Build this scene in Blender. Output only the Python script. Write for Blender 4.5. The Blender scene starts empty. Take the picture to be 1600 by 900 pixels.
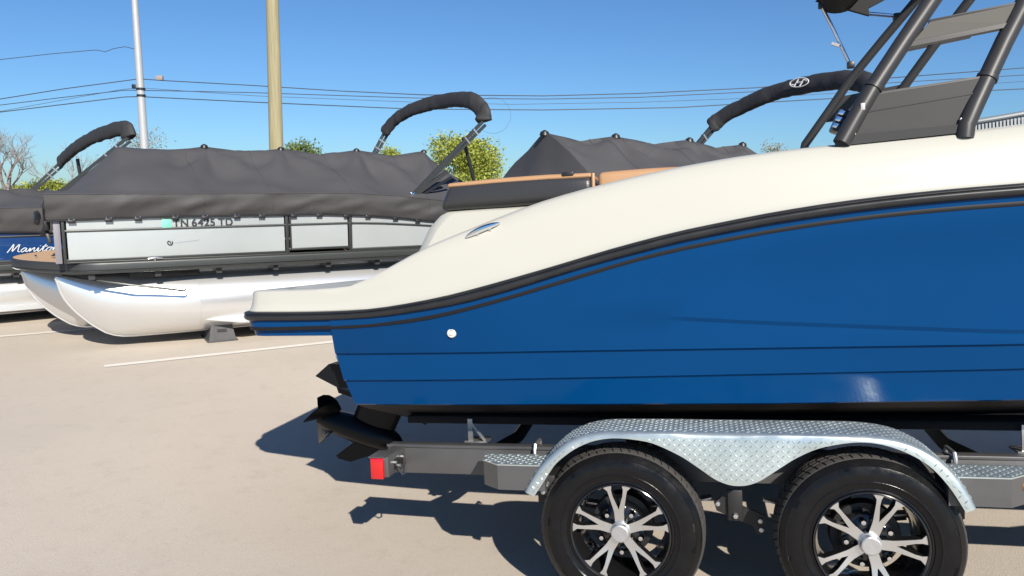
import bpy, bmesh, math, random
from mathutils import Matrix, Vector, noise
R = math.radians
random.seed(7)
scene = bpy.context.scene
C = scene.collection

# ------------------------------------------------------------------ camera, sky, sun
CAM_H = 1.72
cd = bpy.data.cameras.new('camera'); cam = bpy.data.objects.new('camera', cd); C.objects.link(cam)
cam.location = (0, 0, CAM_H); cam.rotation_euler = (R(90 - 7.546), 0, 0)
cd.sensor_width = 36; cd.lens = 36 * 1155 / 1600; cd.clip_start = .05; cd.clip_end = 3000
scene.camera = cam
scene.render.resolution_x = 1024; scene.render.resolution_y = 576

SUN_EL, SUN_AZ = 35.5, 19.0            # azimuth: degrees to the right of straight behind the camera
world = bpy.data.worlds.new('World'); scene.world = world; world.use_nodes = True
wn = world.node_tree.nodes; wl = world.node_tree.links
bg = wn['Background']; sky = wn.new('ShaderNodeTexSky'); sky.sky_type = 'NISHITA'
sky.sun_disc = False; sky.sun_elevation = R(SUN_EL); sky.sun_rotation = R(180 - SUN_AZ)
sky.altitude = 200; sky.air_density = 1.0; sky.dust_density = 0.35; sky.ozone_density = 2.6
tint = wn.new('ShaderNodeMix'); tint.data_type = 'RGBA'; tint.blend_type = 'MULTIPLY'; tint.inputs[0].default_value = 1.0
tint.inputs[7].default_value = (.50, .765, 1.045, 1)          # deep clear blue of the photograph's sky, the same all round
wl.new(sky.outputs[0], tint.inputs[6]); wl.new(tint.outputs[2], bg.inputs[0]); bg.inputs[1].default_value = 0.073
sd = bpy.data.lights.new('sun', 'SUN'); sun = bpy.data.objects.new('sun', sd); C.objects.link(sun)
sd.energy = 5.0; sd.angle = R(.53); sd.color = (1.0, .93, .82)
sdir = Vector((math.sin(R(SUN_AZ)) * math.cos(R(SUN_EL)), -math.cos(R(SUN_AZ)) * math.cos(R(SUN_EL)), math.sin(R(SUN_EL))))
sun.rotation_euler = sdir.to_track_quat('Z', 'Y').to_euler(); sun.location = (3, -8, 12)
vs_ = scene.view_settings
vs_.view_transform = 'Standard'; vs_.look = 'None'; vs_.exposure = 0.57; vs_.gamma = 1; vs_.use_curve_mapping = False

# ------------------------------------------------------------------ materials
MATS = {}
KD = .74
def mat(name, col, rough=.5, metal=0., var=0., vscale=3., bump=0., bscale=60., coat=0., spec=.5, rvar=0., detail=4., trans=0., grain=None):
    if name in MATS: return MATS[name]
    k = KD * (1 - metal) + metal; col = tuple(c * k for c in col)
    m = bpy.data.materials.new(name); m.use_nodes = True
    nt = m.node_tree; N = nt.nodes; L = nt.links; b = N['Principled BSDF']
    b.inputs['Base Color'].default_value = (*col, 1); b.inputs['Roughness'].default_value = rough
    b.inputs['Metallic'].default_value = metal; b.inputs['Coat Weight'].default_value = coat
    b.inputs['Coat Roughness'].default_value = .04; b.inputs['Specular IOR Level'].default_value = spec
    if trans: b.inputs['Transmission Weight'].default_value = trans
    tc = N.new('ShaderNodeTexCoord')
    if var or rvar:
        nz = N.new('ShaderNodeTexNoise'); nz.inputs['Scale'].default_value = vscale; nz.inputs['Detail'].default_value = detail
        nz.inputs['Roughness'].default_value = .62
        if grain:
            mp = N.new('ShaderNodeMapping'); mp.inputs['Scale'].default_value = grain
            L.new(tc.outputs['Object'], mp.inputs['Vector']); L.new(mp.outputs[0], nz.inputs['Vector'])
        else: L.new(tc.outputs['Object'], nz.inputs['Vector'])
    if var:
        mx = N.new('ShaderNodeMix'); mx.data_type = 'RGBA'
        mx.inputs[6].default_value = (*[max(0, c * (1 - var)) for c in col], 1)
        mx.inputs[7].default_value = (*[min(1, c * (1 + var)) for c in col], 1)
        L.new(nz.outputs[0], mx.inputs[0]); L.new(mx.outputs[2], b.inputs['Base Color'])
    if rvar:
        mr = N.new('ShaderNodeMapRange'); mr.inputs[1].default_value = .3; mr.inputs[2].default_value = .7
        mr.inputs[3].default_value = max(.02, rough - rvar); mr.inputs[4].default_value = min(1, rough + rvar)
        L.new(nz.outputs[0], mr.inputs[0]); L.new(mr.outputs[0], b.inputs['Roughness'])
    if bump:
        n2 = N.new('ShaderNodeTexNoise'); n2.inputs['Scale'].default_value = bscale; n2.inputs['Detail'].default_value = 5
        L.new(tc.outputs['Object'], n2.inputs['Vector'])
        bp = N.new('ShaderNodeBump'); bp.inputs['Strength'].default_value = bump; bp.inputs['Distance'].default_value = .01
        L.new(n2.outputs[0], bp.inputs['Height']); L.new(bp.outputs[0], b.inputs['Normal'])
    MATS[name] = m; return m

GEL_BLUE = mat('blue_gelcoat', (.0, .056, .196), .13, 0, .10, 1.3, spec=.14, rvar=.04)
GEL_WHITE = mat('cream_gelcoat', (.60, .59, .525), .30, 0, .02, 2., coat=.25)
HULL_BOTTOM = mat('shade_black_bottom', (.008, .009, .013), .5, spec=.12)  # near-black base colour carries the shadow under the hull
RUBBER = mat('black_rubber', (.022, .023, .026), .38, 0, .25, 8., rvar=.1)
BLACK_PLASTIC = mat('black_plastic', (.018, .018, .02), .42, 0, .2, 10)
TOWER_BLACK = mat('dark_powder_coat', (.045, .045, .048), .42, .1, .12, 14, spec=.3, bump=.04, bscale=400)
TOWER_PANEL = mat('grey_panel', (.062, .062, .064), .5, 0, .08, 5, spec=.12, bump=.03, bscale=300)
TOWER_PLATE = mat('pale_grey_plate', (.13, .125, .115), .5, 0, .06, 5, spec=.15)
CHROME = mat('chrome', (.75, .76, .78), .12, 1)
STEEL = mat('galvanised_steel', (.55, .56, .57), .38, .9, .15, 30)
VINYL_BLACK = mat('charcoal_vinyl', (.042, .042, .045), .33, 0, .10, 4, bump=.12, bscale=120)
VINYL_TAN = mat('tan_vinyl', (.52, .30, .155), .45, 0, .08, 6, bump=.08, bscale=120)
DRIVE = mat('black_drive_paint', (.008, .009, .012), .3, 0, .2, 6, spec=.2)
PROP = mat('propeller_black', (.007, .007, .009), .3, spec=.2)
TRAILER = mat('grey_trailer_paint', (.115, .115, .117), .42, .35, .12, 7, rvar=.08, bump=.03, bscale=200)
TRAILER_BLACK = mat('black_trailer_paint', (.016, .016, .017), .5, 0, .2, 7)
TREADPLATE = mat('bright_tread_plate', (.56, .63, .63), .34, .75, .10, 9, rvar=.10)
TYRE = mat('dressed_tyre', (.009, .009, .010), .24, 0, .3, 14, spec=.22, rvar=.14, bump=.05, bscale=160)
TREAD = mat('dusty_tread', (.055, .052, .050), .75, 0, .3, 20, bump=.1, bscale=200)
RIM_BLACK = mat('gloss_black_rim', (.012, .012, .013), .14, 0, coat=.6)
RIM_FACE = mat('machined_alloy', (.72, .73, .74), .24, .95, .05, 40)
RED_LENS = mat('red_lens', (.62, .008, .012), .12, 0, coat=.8)
AMBER = mat('amber_lens', (.9, .32, .02), .15, 0, coat=.6)
CARPET = mat('bunk_carpet', (.012, .012, .013), .95)
GLASS_GREY = mat('tinted_windscreen', (.22, .25, .28), .08, 0, coat=.5)
RIBBED = mat('ribbed_aluminium', (.25, .27, .29), .45, .5)
COVER = mat('charcoal_canvas', (.079, .077, .080), .72, 0, .16, 2.2, bump=.16, bscale=26, detail=6)
BOOT = mat('black_canvas', (.030, .030, .033), .72, 0, .25, 8, bump=.35, bscale=22)
ALU = mat('bright_aluminium_tube', (.76, .77, .78), .28, .7, .05, 1.2)
PANEL_SILVER = mat('brushed_silver_panel', (.58, .62, .62), .33, .45, .05, .8, rvar=.06)
PANEL_BLUE = mat('navy_panel', (.006, .05, .19), .25, 0, .1, 1.5, coat=.4)
FRAME_DARK = mat('anodised_dark_rail', (.065, .07, .07), .4, .5, .1, 6)
FRAME_GREY = mat('grey_rail', (.32, .31, .34), .4, .4, .1, 6)
DECK_TAN = mat('tan_deck_mat', (.60, .40, .25), .8, 0, .12, 20, bump=.1, bscale=200)
INK = mat('dark_lettering', (.03, .035, .04), .5)
SILVER_INK = mat('silver_lettering', (.82, .86, .9), .3, .2)
MINT = mat('mint_decal', (.22, .78, .55), .5, 0, .3, 60)
PALE_INK = mat('faint_lettering', (.50, .54, .58), .4)
STAND = mat('dark_plastic_stand', (.085, .085, .09), .6, 0, .2, 9)
POLE_WHITE = mat('pale_galvanised_pole', (.47, .49, .51), .5, .2, .08, 4)
POLE_WOOD = mat('weathered_pine_pole', (.36, .32, .19), .85, 0, .55, 7, bump=.4, bscale=18, grain=(2.5, 2.5, .12), detail=8)
WIRE = mat('dark_cable', (.05, .055, .07), .6)
BARK = mat('grey_bark', (.30, .26, .235), .9, 0, .25, 6)
BARK_DARK = mat('brown_bark', (.09, .07, .055), .9, 0, .25, 6)
PAINT = mat('white_line_paint', (.86, .82, .74), .7, 0, .16, 9, detail=8)

def leaf_mat(name, c1, c2):
    m = bpy.data.materials.new(name); m.use_nodes = True; N = m.node_tree.nodes; L = m.node_tree.links
    b = N['Principled BSDF']; b.inputs['Roughness'].default_value = .6
    b.inputs['Subsurface Weight'].default_value = 0
    tc = N.new('ShaderNodeTexCoord'); nz = N.new('ShaderNodeTexNoise'); nz.inputs['Scale'].default_value = 2.2; nz.inputs['Detail'].default_value = 5
    L.new(tc.outputs['Object'], nz.inputs['Vector'])
    cr = N.new('ShaderNodeValToRGB'); cr.color_ramp.elements[0].position = .34; cr.color_ramp.elements[1].position = .66
    cr.color_ramp.elements[0].color = (*c1, 1); cr.color_ramp.elements[1].color = (*c2, 1)
    L.new(nz.outputs[0], cr.inputs[0]); L.new(cr.outputs[0], b.inputs['Base Color'])
    tr = N.new('ShaderNodeBsdfTranslucent'); L.new(cr.outputs[0], tr.inputs[0])
    ms = N.new('ShaderNodeMixShader'); ms.inputs[0].default_value = .3
    L.new(b.outputs[0], ms.inputs[1]); L.new(tr.outputs[0], ms.inputs[2]); L.new(ms.outputs[0], N['Material Output'].inputs[0])
    return m
LEAF_LIME = leaf_mat('spring_leaves', (.19, .23, .035), (.45, .49, .09))
LEAF_GREEN = leaf_mat('green_leaves', (.09, .13, .03), (.20, .25, .06))
LEAF_GREY = leaf_mat('grey_buds', (.20, .19, .13), (.33, .31, .22))

def pavement():
    m = bpy.data.materials.new('sun_bleached_pavement'); m.use_nodes = True; N = m.node_tree.nodes; L = m.node_tree.links
    b = N['Principled BSDF']; b.inputs['Roughness'].default_value = .88; b.inputs['Specular IOR Level'].default_value = .25
    tc = N.new('ShaderNodeTexCoord')
    def nz(s, d=5, r=.6):
        n = N.new('ShaderNodeTexNoise'); n.inputs['Scale'].default_value = s; n.inputs['Detail'].default_value = d; n.inputs['Roughness'].default_value = r
        L.new(tc.outputs['Object'], n.inputs['Vector']); return n
    big, mid, fine = nz(.55, 6, .65), nz(6, 6, .7), nz(150, 3, .7)
    vor = N.new('ShaderNodeTexVoronoi'); vor.inputs['Scale'].default_value = 95; L.new(tc.outputs['Object'], vor.inputs['Vector'])
    def mix(a, bb, fac, kind='MIX'):
        x = N.new('ShaderNodeMix'); x.data_type = 'RGBA'; x.blend_type = kind
        for i, s in ((6, a), (7, bb)):
            if isinstance(s, tuple): x.inputs[i].default_value = (*s, 1)
            else: L.new(s, x.inputs[i])
        if isinstance(fac, float): x.inputs[0].default_value = fac
        else: L.new(fac, x.inputs[0])
        return x.outputs[2]
    def ramp(s, p0, p1, v0=0., v1=1.):
        r = N.new('ShaderNodeMapRange'); r.inputs[1].default_value = p0; r.inputs[2].default_value = p1
        r.inputs[3].default_value = v0; r.inputs[4].default_value = v1; L.new(s, r.inputs[0]); return r.outputs[0]
    c = mix((.447, .394, .332), (.487, .430, .363), ramp(big.outputs[0], .32, .68))
    c = mix(c, (.35, .304, .248), ramp(mid.outputs[0], .52, .78, 0, .45))
    c = mix(c, (.56, .50, .43), ramp(fine.outputs[0], .56, .72, 0, .5))
    c = mix(c, (.18, .158, .135), ramp(fine.outputs[0], .43, .30, 0, .5))
    c = mix(c, (.15, .135, .122), ramp(vor.outputs['Distance'], .16, .06, 0, .22))
    L.new(c, b.inputs['Base Color'])
    add = N.new('ShaderNodeMath'); add.operation = 'ADD'; L.new(fine.outputs[0], add.inputs[0]); L.new(vor.outputs['Distance'], add.inputs[1])
    bp = N.new('ShaderNodeBump'); bp.inputs['Strength'].default_value = .22; bp.inputs['Distance'].default_value = .004
    L.new(add.outputs[0], bp.inputs['Height']); L.new(bp.outputs[0], b.inputs['Normal'])
    return m
PAVE = pavement()

# ------------------------------------------------------------------ mesh helpers
def mesh_obj(name, verts, faces, m, parent=None, smooth=35, kind=None):
    me = bpy.data.meshes.new(name); me.from_pydata([tuple(v) for v in verts], [], faces); me.validate()
    bm = bmesh.new(); bm.from_mesh(me); bmesh.ops.recalc_face_normals(bm, faces=bm.faces); bm.to_mesh(me); bm.free()
    if smooth:
        me.polygons.foreach_set('use_smooth', [True] * len(me.polygons)); me.set_sharp_from_angle(angle=R(smooth))
    me.materials.append(m); o = bpy.data.objects.new(name, me); C.objects.link(o)
    if parent: o.parent = parent
    if kind: o['kind'] = kind
    return o

class MB:
    def __init__(s): s.v = []; s.f = []
    def add(s, vv, ff):
        n = len(s.v); s.v += [tuple(v) for v in vv]; s.f += [tuple(i + n for i in f) for f in ff]; return s
    def grid(s, rows, closed_u=False, closed_v=False):
        nr, nc = len(rows), len(rows[0]); vv = [p for r in rows for p in r]; ff = []
        for i in range(nr if closed_v else nr - 1):
            for j in range(nc if closed_u else nc - 1):
                ff.append((i * nc + j, i * nc + (j + 1) % nc, ((i + 1) % nr) * nc + (j + 1) % nc, ((i + 1) % nr) * nc + j))
        return s.add(vv, ff)
    def box(s, lo, hi, bev=0, seg=2):
        bm = bmesh.new(); bmesh.ops.create_cube(bm, size=1)
        for v in bm.verts: v.co = Vector([(lo[k] + hi[k]) / 2 + v.co[k] * (hi[k] - lo[k]) for k in range(3)])
        if bev: bmesh.ops.bevel(bm, geom=bm.edges[:], offset=bev, segments=seg, affect='EDGES', profile=.5)
        bm.verts.index_update()
        s.add([v.co[:] for v in bm.verts], [[v.index for v in f.verts] for f in bm.faces]); bm.free(); return s
    def tube(s, pts, r, n=10, cap=True, flat=1.0, up=None):
        pts = [Vector(p) for p in pts]; rings = []; prev = None
        for i, p in enumerate(pts):
            t = (pts[min(i + 1, len(pts) - 1)] - pts[max(i - 1, 0)]).normalized()
            if up is not None: a = Vector(up)
            elif prev is not None: a = prev
            else: a = Vector((0, 0, 1)) if abs(t.z) < .9 else Vector((1, 0, 0))
            x = (a - t * a.dot(t)).normalized(); y = t.cross(x); prev = x
            rr = r[i] if isinstance(r, (list, tuple)) else r
            fl = flat
            rings.append([p + x * math.cos(2 * math.pi * k / n) * rr + y * math.sin(2 * math.pi * k / n) * rr * fl for k in range(n)])
        base = len(s.v); s.grid(rings, closed_u=True)
        if cap:
            s.f.append(tuple(base + k for k in range(n))[::-1]); e = base + (len(rings) - 1) * n; s.f.append(tuple(e + k for k in range(n)))
        return s
    def bar(s, a, b, w, h, up=(0, 0, 1)):
        a, b = Vector(a), Vector(b); t = (b - a).normalized(); u = Vector(up); y = t.cross(u).normalized(); z = y.cross(t)
        vv = [q + y * sy * w / 2 + z * sz * h / 2 for q in (a, b) for sy, sz in ((-1, -1), (1, -1), (1, 1), (-1, 1))]
        return s.add(vv, [(0, 1, 2, 3), (7, 6, 5, 4), (0, 4, 5, 1), (1, 5, 6, 2), (2, 6, 7, 3), (3, 7, 4, 0)])
    def prism(s, poly, d, z0, z1):          # poly = list of 2-D points, d = function (x, y, z) -> point
        n = len(poly); vv = [d(p[0], p[1], z) for z in (z0, z1) for p in poly]
        return s.add(vv, [tuple(range(n))[::-1], tuple(range(n, 2 * n))] + [(i, (i + 1) % n, n + (i + 1) % n, n + i) for i in range(n)])
    def lathe(s, prof, org, n=48, axis='v', closed=False):   # prof = list of (radius, depth along local v)
        rings = []
        for k in range(n):
            a = 2 * math.pi * k / n
            rings.append([(org[0] + r * math.cos(a), org[1] + d, org[2] + r * math.sin(a)) for r, d in prof])
        return s.grid(rings, closed_u=closed, closed_v=True)
    def build(s, name, m, parent=None, smooth=35, kind=None): return mesh_obj(name, s.v, s.f, m, parent, smooth, kind)

def tag(o, label, cat, group=None, kind=None):
    o['label'] = label; o['category'] = cat
    if group: o['group'] = group
    if kind: o['kind'] = kind
    return o
def empty(name, mtx):
    o = bpy.data.objects.new(name, None); C.objects.link(o); o.empty_display_size = .2; o.matrix_world = mtx; return o
def interp(tab, x):
    if x <= tab[0][0]: return tab[0][1]
    for (a, b), (c, d) in zip(tab, tab[1:]):
        if x <= c: return b + (d - b) * (x - a) / (c - a)
    return tab[-1][1]
def sm(tab, x, r=.09):                       # the same, rounded off at the table's corners
    return (interp(tab, x - r) + 2 * interp(tab, x - r / 2) + 2 * interp(tab, x) + 2 * interp(tab, x + r / 2) + interp(tab, x + r)) / 8
def sstep(a, b, x):
    t = max(0, min(1, (x - a) / (b - a))); return t * t * (3 - 2 * t)
def text_obj(body, size, mtx, m, parent, name='lettering', shear=0., extrude=.001, space=1.0, offset=0.):
    cu = bpy.data.curves.new('t', 'FONT'); cu.body = body; cu.size = size; cu.shear = shear; cu.extrude = extrude; cu.space_character = space; cu.offset = offset
    tmp = bpy.data.objects.new('t', cu); me = bpy.data.meshes.new_from_object(tmp); bpy.data.objects.remove(tmp)
    me.name = name; me.materials.clear(); me.materials.append(m)
    o = bpy.data.objects.new(name, me); C.objects.link(o); o.parent = parent; o.matrix_local = mtx; return o

# ------------------------------------------------------------------ ground
PS, TA, RO = R(14.203), R(3.823), R(4.2)     # heading of the blue boat; lengthwise and sideways fall of the ground it stands on
O = Vector((0.4495, 2.7871, 0.0178))
EU = Vector((math.cos(PS) * math.cos(TA), -math.sin(PS) * math.cos(TA), math.sin(TA)))
EV = Vector((math.sin(PS), math.cos(PS), 0)); EV = EV * math.cos(RO) - EU.cross(EV) * math.sin(RO); EW = EU.cross(EV)
BM = Matrix(((EU.x, EV.x, EW.x, O.x), (EU.y, EV.y, EW.y, O.y), (EU.z, EV.z, EW.z, O.z), (0, 0, 0, 1)))
def ground_z(x, y):
    dx, dy = x - O.x, y - O.y
    U = dx * math.cos(PS) - dy * math.sin(PS); V = dx * math.sin(PS) + dy * math.cos(PS)
    g = O.z - (dx * EW.x + dy * EW.y) / EW.z                                # the plane the trailer's wheels stand on
    m = sstep(-4.2, -.3, U) * (1 - sstep(1.5, 5.5, U)) * sstep(-3.2, -.3, V) * (1 - sstep(2.5, 4.3, V))
    return g * m
def axis(lo, hi, step, far):
    a = [lo + step * i for i in range(int(round((hi - lo) / step)) + 1)]; d = step
    while a[-1] < far: d *= 1.5; a.append(a[-1] + d)
    d = step
    while a[0] > -far: d *= 1.5; a.insert(0, a[0] - d)
    return a
gx, gy = axis(-7, 8, .15, 900), axis(-2, 9, .15, 900)
mb = MB().grid([[(x, y, ground_z(x, y)) for x in gx] for y in gy])
g = mb.build('ground', PAVE, smooth=180); g['kind'] = 'structure'; g['label'] = 'sun bleached tan asphalt of the boat lot'

AL = R(58.9); EA = Vector((math.sin(AL), math.cos(AL), 0)); EB = Vector((-math.cos(AL), math.sin(AL), 0))
for a0, b0, a1, name in ((.237, 8.15, 7.5, 'parking_line'), (-3.2, 10.49, 7.5, 'parking_line'), (4.6, 4.0, 9.0, 'parking_line')):
    q = MB()
    n = 24; rows = []
    for s in (-.055, .055):
        rows.append([(EA * (a0 + (a1 - a0) * i / n) + EB * (b0 + s)) + Vector((0, 0, .005 + ground_z(*(EA * (a0 + (a1 - a0) * i / n) + EB * (b0 + s)).to_2d()))) for i in range(n + 1)])
    o = q.grid(rows).build(name, PAINT); o['kind'] = 'structure'; o['label'] = 'worn white painted parking bay line'

# ------------------------------------------------------------------ blue boat
VC = 1.28
boat = empty('motor_boat', BM)
tag(boat, 'blue and cream motor boat with black tower, carried on the trailer in front', 'boat')
def vs(u):
    v = .06 + .10 * max(0, (-u - .4) / 1.4) ** 1.6
    if u > 1.8: v += 1.20 * min(1, (u - 1.8) / 3.4) ** 2.3
    return v
RT = [(-1.863, 1.262), (-1.511, 1.256), (-1.336, 1.255), (-1.108, 1.259), (-0.974, 1.272), (-0.727, 1.307), (-0.559, 1.343), (-0.398, 1.38), (-0.229, 1.421), (0.017, 1.483), (0.271, 1.537), (0.607, 1.588), (0.834, 1.613), (1.053, 1.629), (1.262, 1.638), (1.461, 1.642), (3.085, 1.674), (5.433, 1.748)]
RB = [(-1.861, 1.218), (-1.51, 1.214), (-1.334, 1.214), (-1.107, 1.22), (-0.973, 1.23), (-0.696, 1.265), (-0.562, 1.291), (-0.397, 1.33), (-0.25, 1.37), (-0.076, 1.416), (0.269, 1.491), (0.605, 1.542), (0.833, 1.566), (1.052, 1.583), (1.261, 1.592), (1.46, 1.597), (3.081, 1.622), (5.427, 1.697)]
ST = [(-1.859, 1.18), (-1.622, 1.177), (-1.137, 1.185), (-0.904, 1.204), (-0.752, 1.225), (-0.561, 1.265), (-0.401, 1.303), (-0.252, 1.341), (0.078, 1.427), (0.268, 1.466), (0.604, 1.517), (0.832, 1.542), (1.051, 1.558), (1.26, 1.567), (1.459, 1.571), (3.08, 1.602), (5.424, 1.676)]
CR = [(-1.866, 1.36), (-1.4, 1.357), (-1.183, 1.365), (-1.057, 1.42), (-0.907, 1.491), (-0.784, 1.546), (-0.668, 1.583), (-0.555, 1.622), (-0.388, 1.675), (-0.26, 1.709), (-0.075, 1.747), (0.081, 1.774), (0.276, 1.802), (0.502, 1.826), (0.743, 1.84), (1.085, 1.848), (1.302, 1.854), (1.511, 1.867), (1.859, 1.879), (3.095, 1.89), (5.442, 1.87)]
rt = lambda u: sm(RT, u); rb = lambda u: sm(RB, u); st = lambda u: sm(ST, u); cr = lambda u: sm(CR, u, .06)
# outline of the sheer seen from above, near side from bow to stern corner, then across the stern
PATH = []
ucols = [5.2, 5.15, 5.05, 4.9, 4.7, 4.4, 4.0, 3.6, 3.2, 2.8, 2.4] + [2.1 - .1 * i for i in range(38)]     # to -1.4
for u in ucols: PATH.append((u, vs(u)))
UE, RC = -1.805, .13
u0 = UE + RC; vb = vs(u0)
for k in range(1, 10):
    a = R(90 * k / 9); PATH.append((u0 - RC * math.sin(a), vb + RC * (1 - math.cos(a))))
for v in (.6, .8, 1.0, 1.15, 1.28): PATH.append((UE - .02 * math.sin((v - .46) / .82 * math.pi / 2), v))
FULL = PATH + [(u, 2 * VC - v) for u, v in PATH[-2::-1]]
NRM = []
for i in range(len(FULL)):
    a = Vector(FULL[max(0, i - 1)]); b = Vector(FULL[min(len(FULL) - 1, i + 1)]); t = (b - a).normalized()
    NRM.append(Vector((-t.y, t.x)) * (-1 if True else 1))
# inward normals: the path runs bow -> stern on the near side, inside lies at larger v
if NRM[20].y < 0: NRM = [-n for n in NRM]
def ring(off, wf, pts=FULL):
    out = []
    for (u, v), n in zip(FULL, NRM):
        w = wf(u); d = off(u) if callable(off) else off
        d = min(d, max(.0, abs(VC - v) + (.6 if u < 0 else .0)))
        out.append((u + n.x * d, v + n.y * d, w))
    return out
# hull sides -----------------------------------------------------
def chine(u): return interp([(-1.328, 0.791), (-0.359, 0.806), (0.595, 0.815), (1.495, 0.833), (3.028, 0.907), (4.449, 1.124), (5.294, 1.505)], u)
def line2(u): return interp([(-1.332, 0.917), (-0.228, 0.934), (1.479, 0.962), (3.037, 1.033), (4.458, 1.2), (5.3, 1.532)], u)
def line1(u): return interp([(-1.337, 1.05), (-0.219, 1.056), (1.473, 1.059), (3.045, 1.13), (4.467, 1.278), (5.305, 1.56)], u)
def crease(u): return sm([(-1.34, 1.081), (-0.622, 1.172), (-0.293, 1.23), (0.596, 1.161), (1.464, 1.107), (3.047, 1.158), (4.472, 1.316), (5.31, 1.588)], u)
def crease2(u): return sm([(-1.343, 1.135), (-0.623, 1.206), (-0.294, 1.256), (0.097, 1.377), (0.602, 1.443), (1.055, 1.475), (1.467, 1.498), (3.073, 1.522), (4.501, 1.579), (5.318, 1.648)], u)
def keel(u): return interp([(-1.319, 0.488), (1.995, 0.523), (3.194, 0.59), (4.205, 0.835), (4.939, 1.282), (5.265, 1.563)], u)
STERN = [(0.414, -1.182), (0.78, -1.26), (0.81, -1.277), (0.85, -1.276), (0.915, -1.296), (0.961, -1.301), (1.042, -1.313), (1.113, -1.304), (1.214, -1.292), (1.316, -1.296)]
hcols = [-1.25, -1.2, -1.12, -1.0, -.85] + [-.7 + .1 * i for i in range(25)] + [1.8, 2.1, 2.5, 2.9, 3.3, 3.7, 4.1, 4.5, 4.8, 5.05, 5.2]
def hull_section(u):
    s = vs(u); k = 1 - sstep(3.2, 5.2, u); fl = lambda d: min(s + d, VC - .004)
    fade = sstep(-.35, .35, u)
    f2 = sstep(.1, .9, u)
    c1, c2, l1, l2 = crease(u), crease2(u), line1(u), line2(u)
    db = lambda w: .074 - .060 * max(0, min(1, (w - l1) / (st(u) - l1)))
    return [(VC, keel(u)), (fl(.75 * (VC - s)), keel(u) + .10 * (chine(u) - keel(u)) * 2.1), (fl(.26), chine(u) - .035), (fl(.175), chine(u)), (fl(.165), chine(u) + .006),
            (fl(.128), l2 - .004), (fl(.114), l2 + .003), (fl(.088), l1 - .004), (fl(.074), l1 + .003),
            (fl(db(l1 + .45 * (c1 - l1))), l1 + .45 * (c1 - l1)), (fl(db(c1 - .010) + .003 * fade), c1 - .010), (fl(db(c1 + .006) - .004 * fade), c1 + .006),
            (fl(db(c1 + .5 * (c2 - c1)) + .002 * fade), c1 + .5 * (c2 - c1)), (fl(db(c2 - .010) + .002 * f2), c2 - .010), (fl(db(c2 + .006) - .003 * f2), c2 + .006),
            (fl(db(st(u) - .012)), st(u) - .012), (fl(.014), st(u)), (fl(.006), rb(u) + .01)]
def stern_shift(u, w): return (interp(STERN, w) + 1.25) * (1 - sstep(-1.25, -.75, u))
near, far_, botn, botf = [], [], [], []
for u in hcols:
    sec = hull_section(u)
    near.append([(u + stern_shift(u, w), v, w) for v, w in sec[3:]]); far_.append([(u + stern_shift(u, w), 2 * VC - v, w) for v, w in sec[3:]])
    botn.append([(u + stern_shift(u, w), v, w) for v, w in sec[:4]]); botf.append([(u + stern_shift(u, w), 2 * VC - v, w) for v, w in sec[:4]])
hull = MB().grid(near).grid(far_)
tr_ = near[0]; tf = far_[0]
hull.grid([tr_, tf]).build('hull', GEL_BLUE, boat, 22)
bt = MB().grid(botn).grid(botf); n0 = botn[0]; f0 = botf[0]
bt.add([n0[0], n0[1], n0[2], n0[3], f0[3], f0[2], f0[1]], [(0, 1, 2, 3, 4, 5, 6)]).build('hull_bottom', HULL_BOTTOM, boat, 30)
# blue moulding under the swim platform -------------------------
idx = [i for i, (u, v) in enumerate(FULL) if u < -1.12]
def sub(rg): return [rg[i] for i in idx]
rows = [sub(ring((lambda d: lambda u: d + .007 * sstep(-1.34, -1.22, u))(d), (lambda w: lambda u: w)(w))) for d, w in ((.070, 1.136), (.034, 1.142), (.025, 1.182), (.013, 1.185), (.007, 1.225), (.010, 1.235))]
pm = MB().grid(rows); r0 = rows[0]; n = len(r0)
half = n // 2
pm.grid([[r0[i] for i in range(half + 1)], [r0[n - 1 - i] for i in range(half + 1)]]).build('swim_platform_moulding', GEL_BLUE, boat, 30)
# cream deck -----------------------------------------------------
def h(t): return lambda u: rt(u) - .006 + (cr(u) - rt(u) + .006) * t
steep = lambda u: sstep(-1.2, -.3, u)
dr = [ring(.012, h(0)), ring(.010, h(.10)), ring(lambda u: .020 + .004 * steep(u), h(.22)), ring(lambda u: .026 + .008 * steep(u), h(.45)), ring(lambda u: .030 + .026 * steep(u), h(.72)), ring(lambda u: .033 + .049 * steep(u), h(.92)), ring(lambda u: .041 + .076 * steep(u), h(.985)), ring(lambda u: .085 + .06 * steep(u), h(1.0))]
def inner(k):
    out = []
    for (u, v), nn in zip(FULL, NRM):
        s = 1 if v <= VC else -1; vv = v if v <= VC else 2 * VC - v; c = cr(u)
        if u < -.93: q = [(max(u, -1.62), max(vv + .2, .36) if vv < 1 else VC, c - .003), (max(u, -1.60), max(vv + .24, .40) if vv < 1 else VC, 1.364), (max(u, -1.58), VC, 1.364)][k]
        elif u < 2.5: q = [(u, vv + .25, c - .004), (u, vv + .28, c - .09), (u, vv + .30, 1.14)][k]
        else: q = [(u, min(VC, vv + .25), c + .01), (u, min(VC, vv + .6), c + .03), (u, VC, c + .05)][k]
        out.append((q[0], q[1] if s > 0 else 2 * VC - q[1], q[2]))
    return out
dk = MB().grid(dr + [inner(0), inner(1), inner(2)])
dk.build('deck', GEL_WHITE, boat, 40)
MB().box((-.6, .42, 1.10), (2.6, 2.14, 1.14)).build('cockpit_floor', GEL_WHITE, boat)
MB().grid([[(2.5, v, w) for w in (1.14, 1.5, 1.86)] for v in (.45, 1.28, 2.11)]).build('bow_bulkhead', GEL_WHITE, boat)
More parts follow.
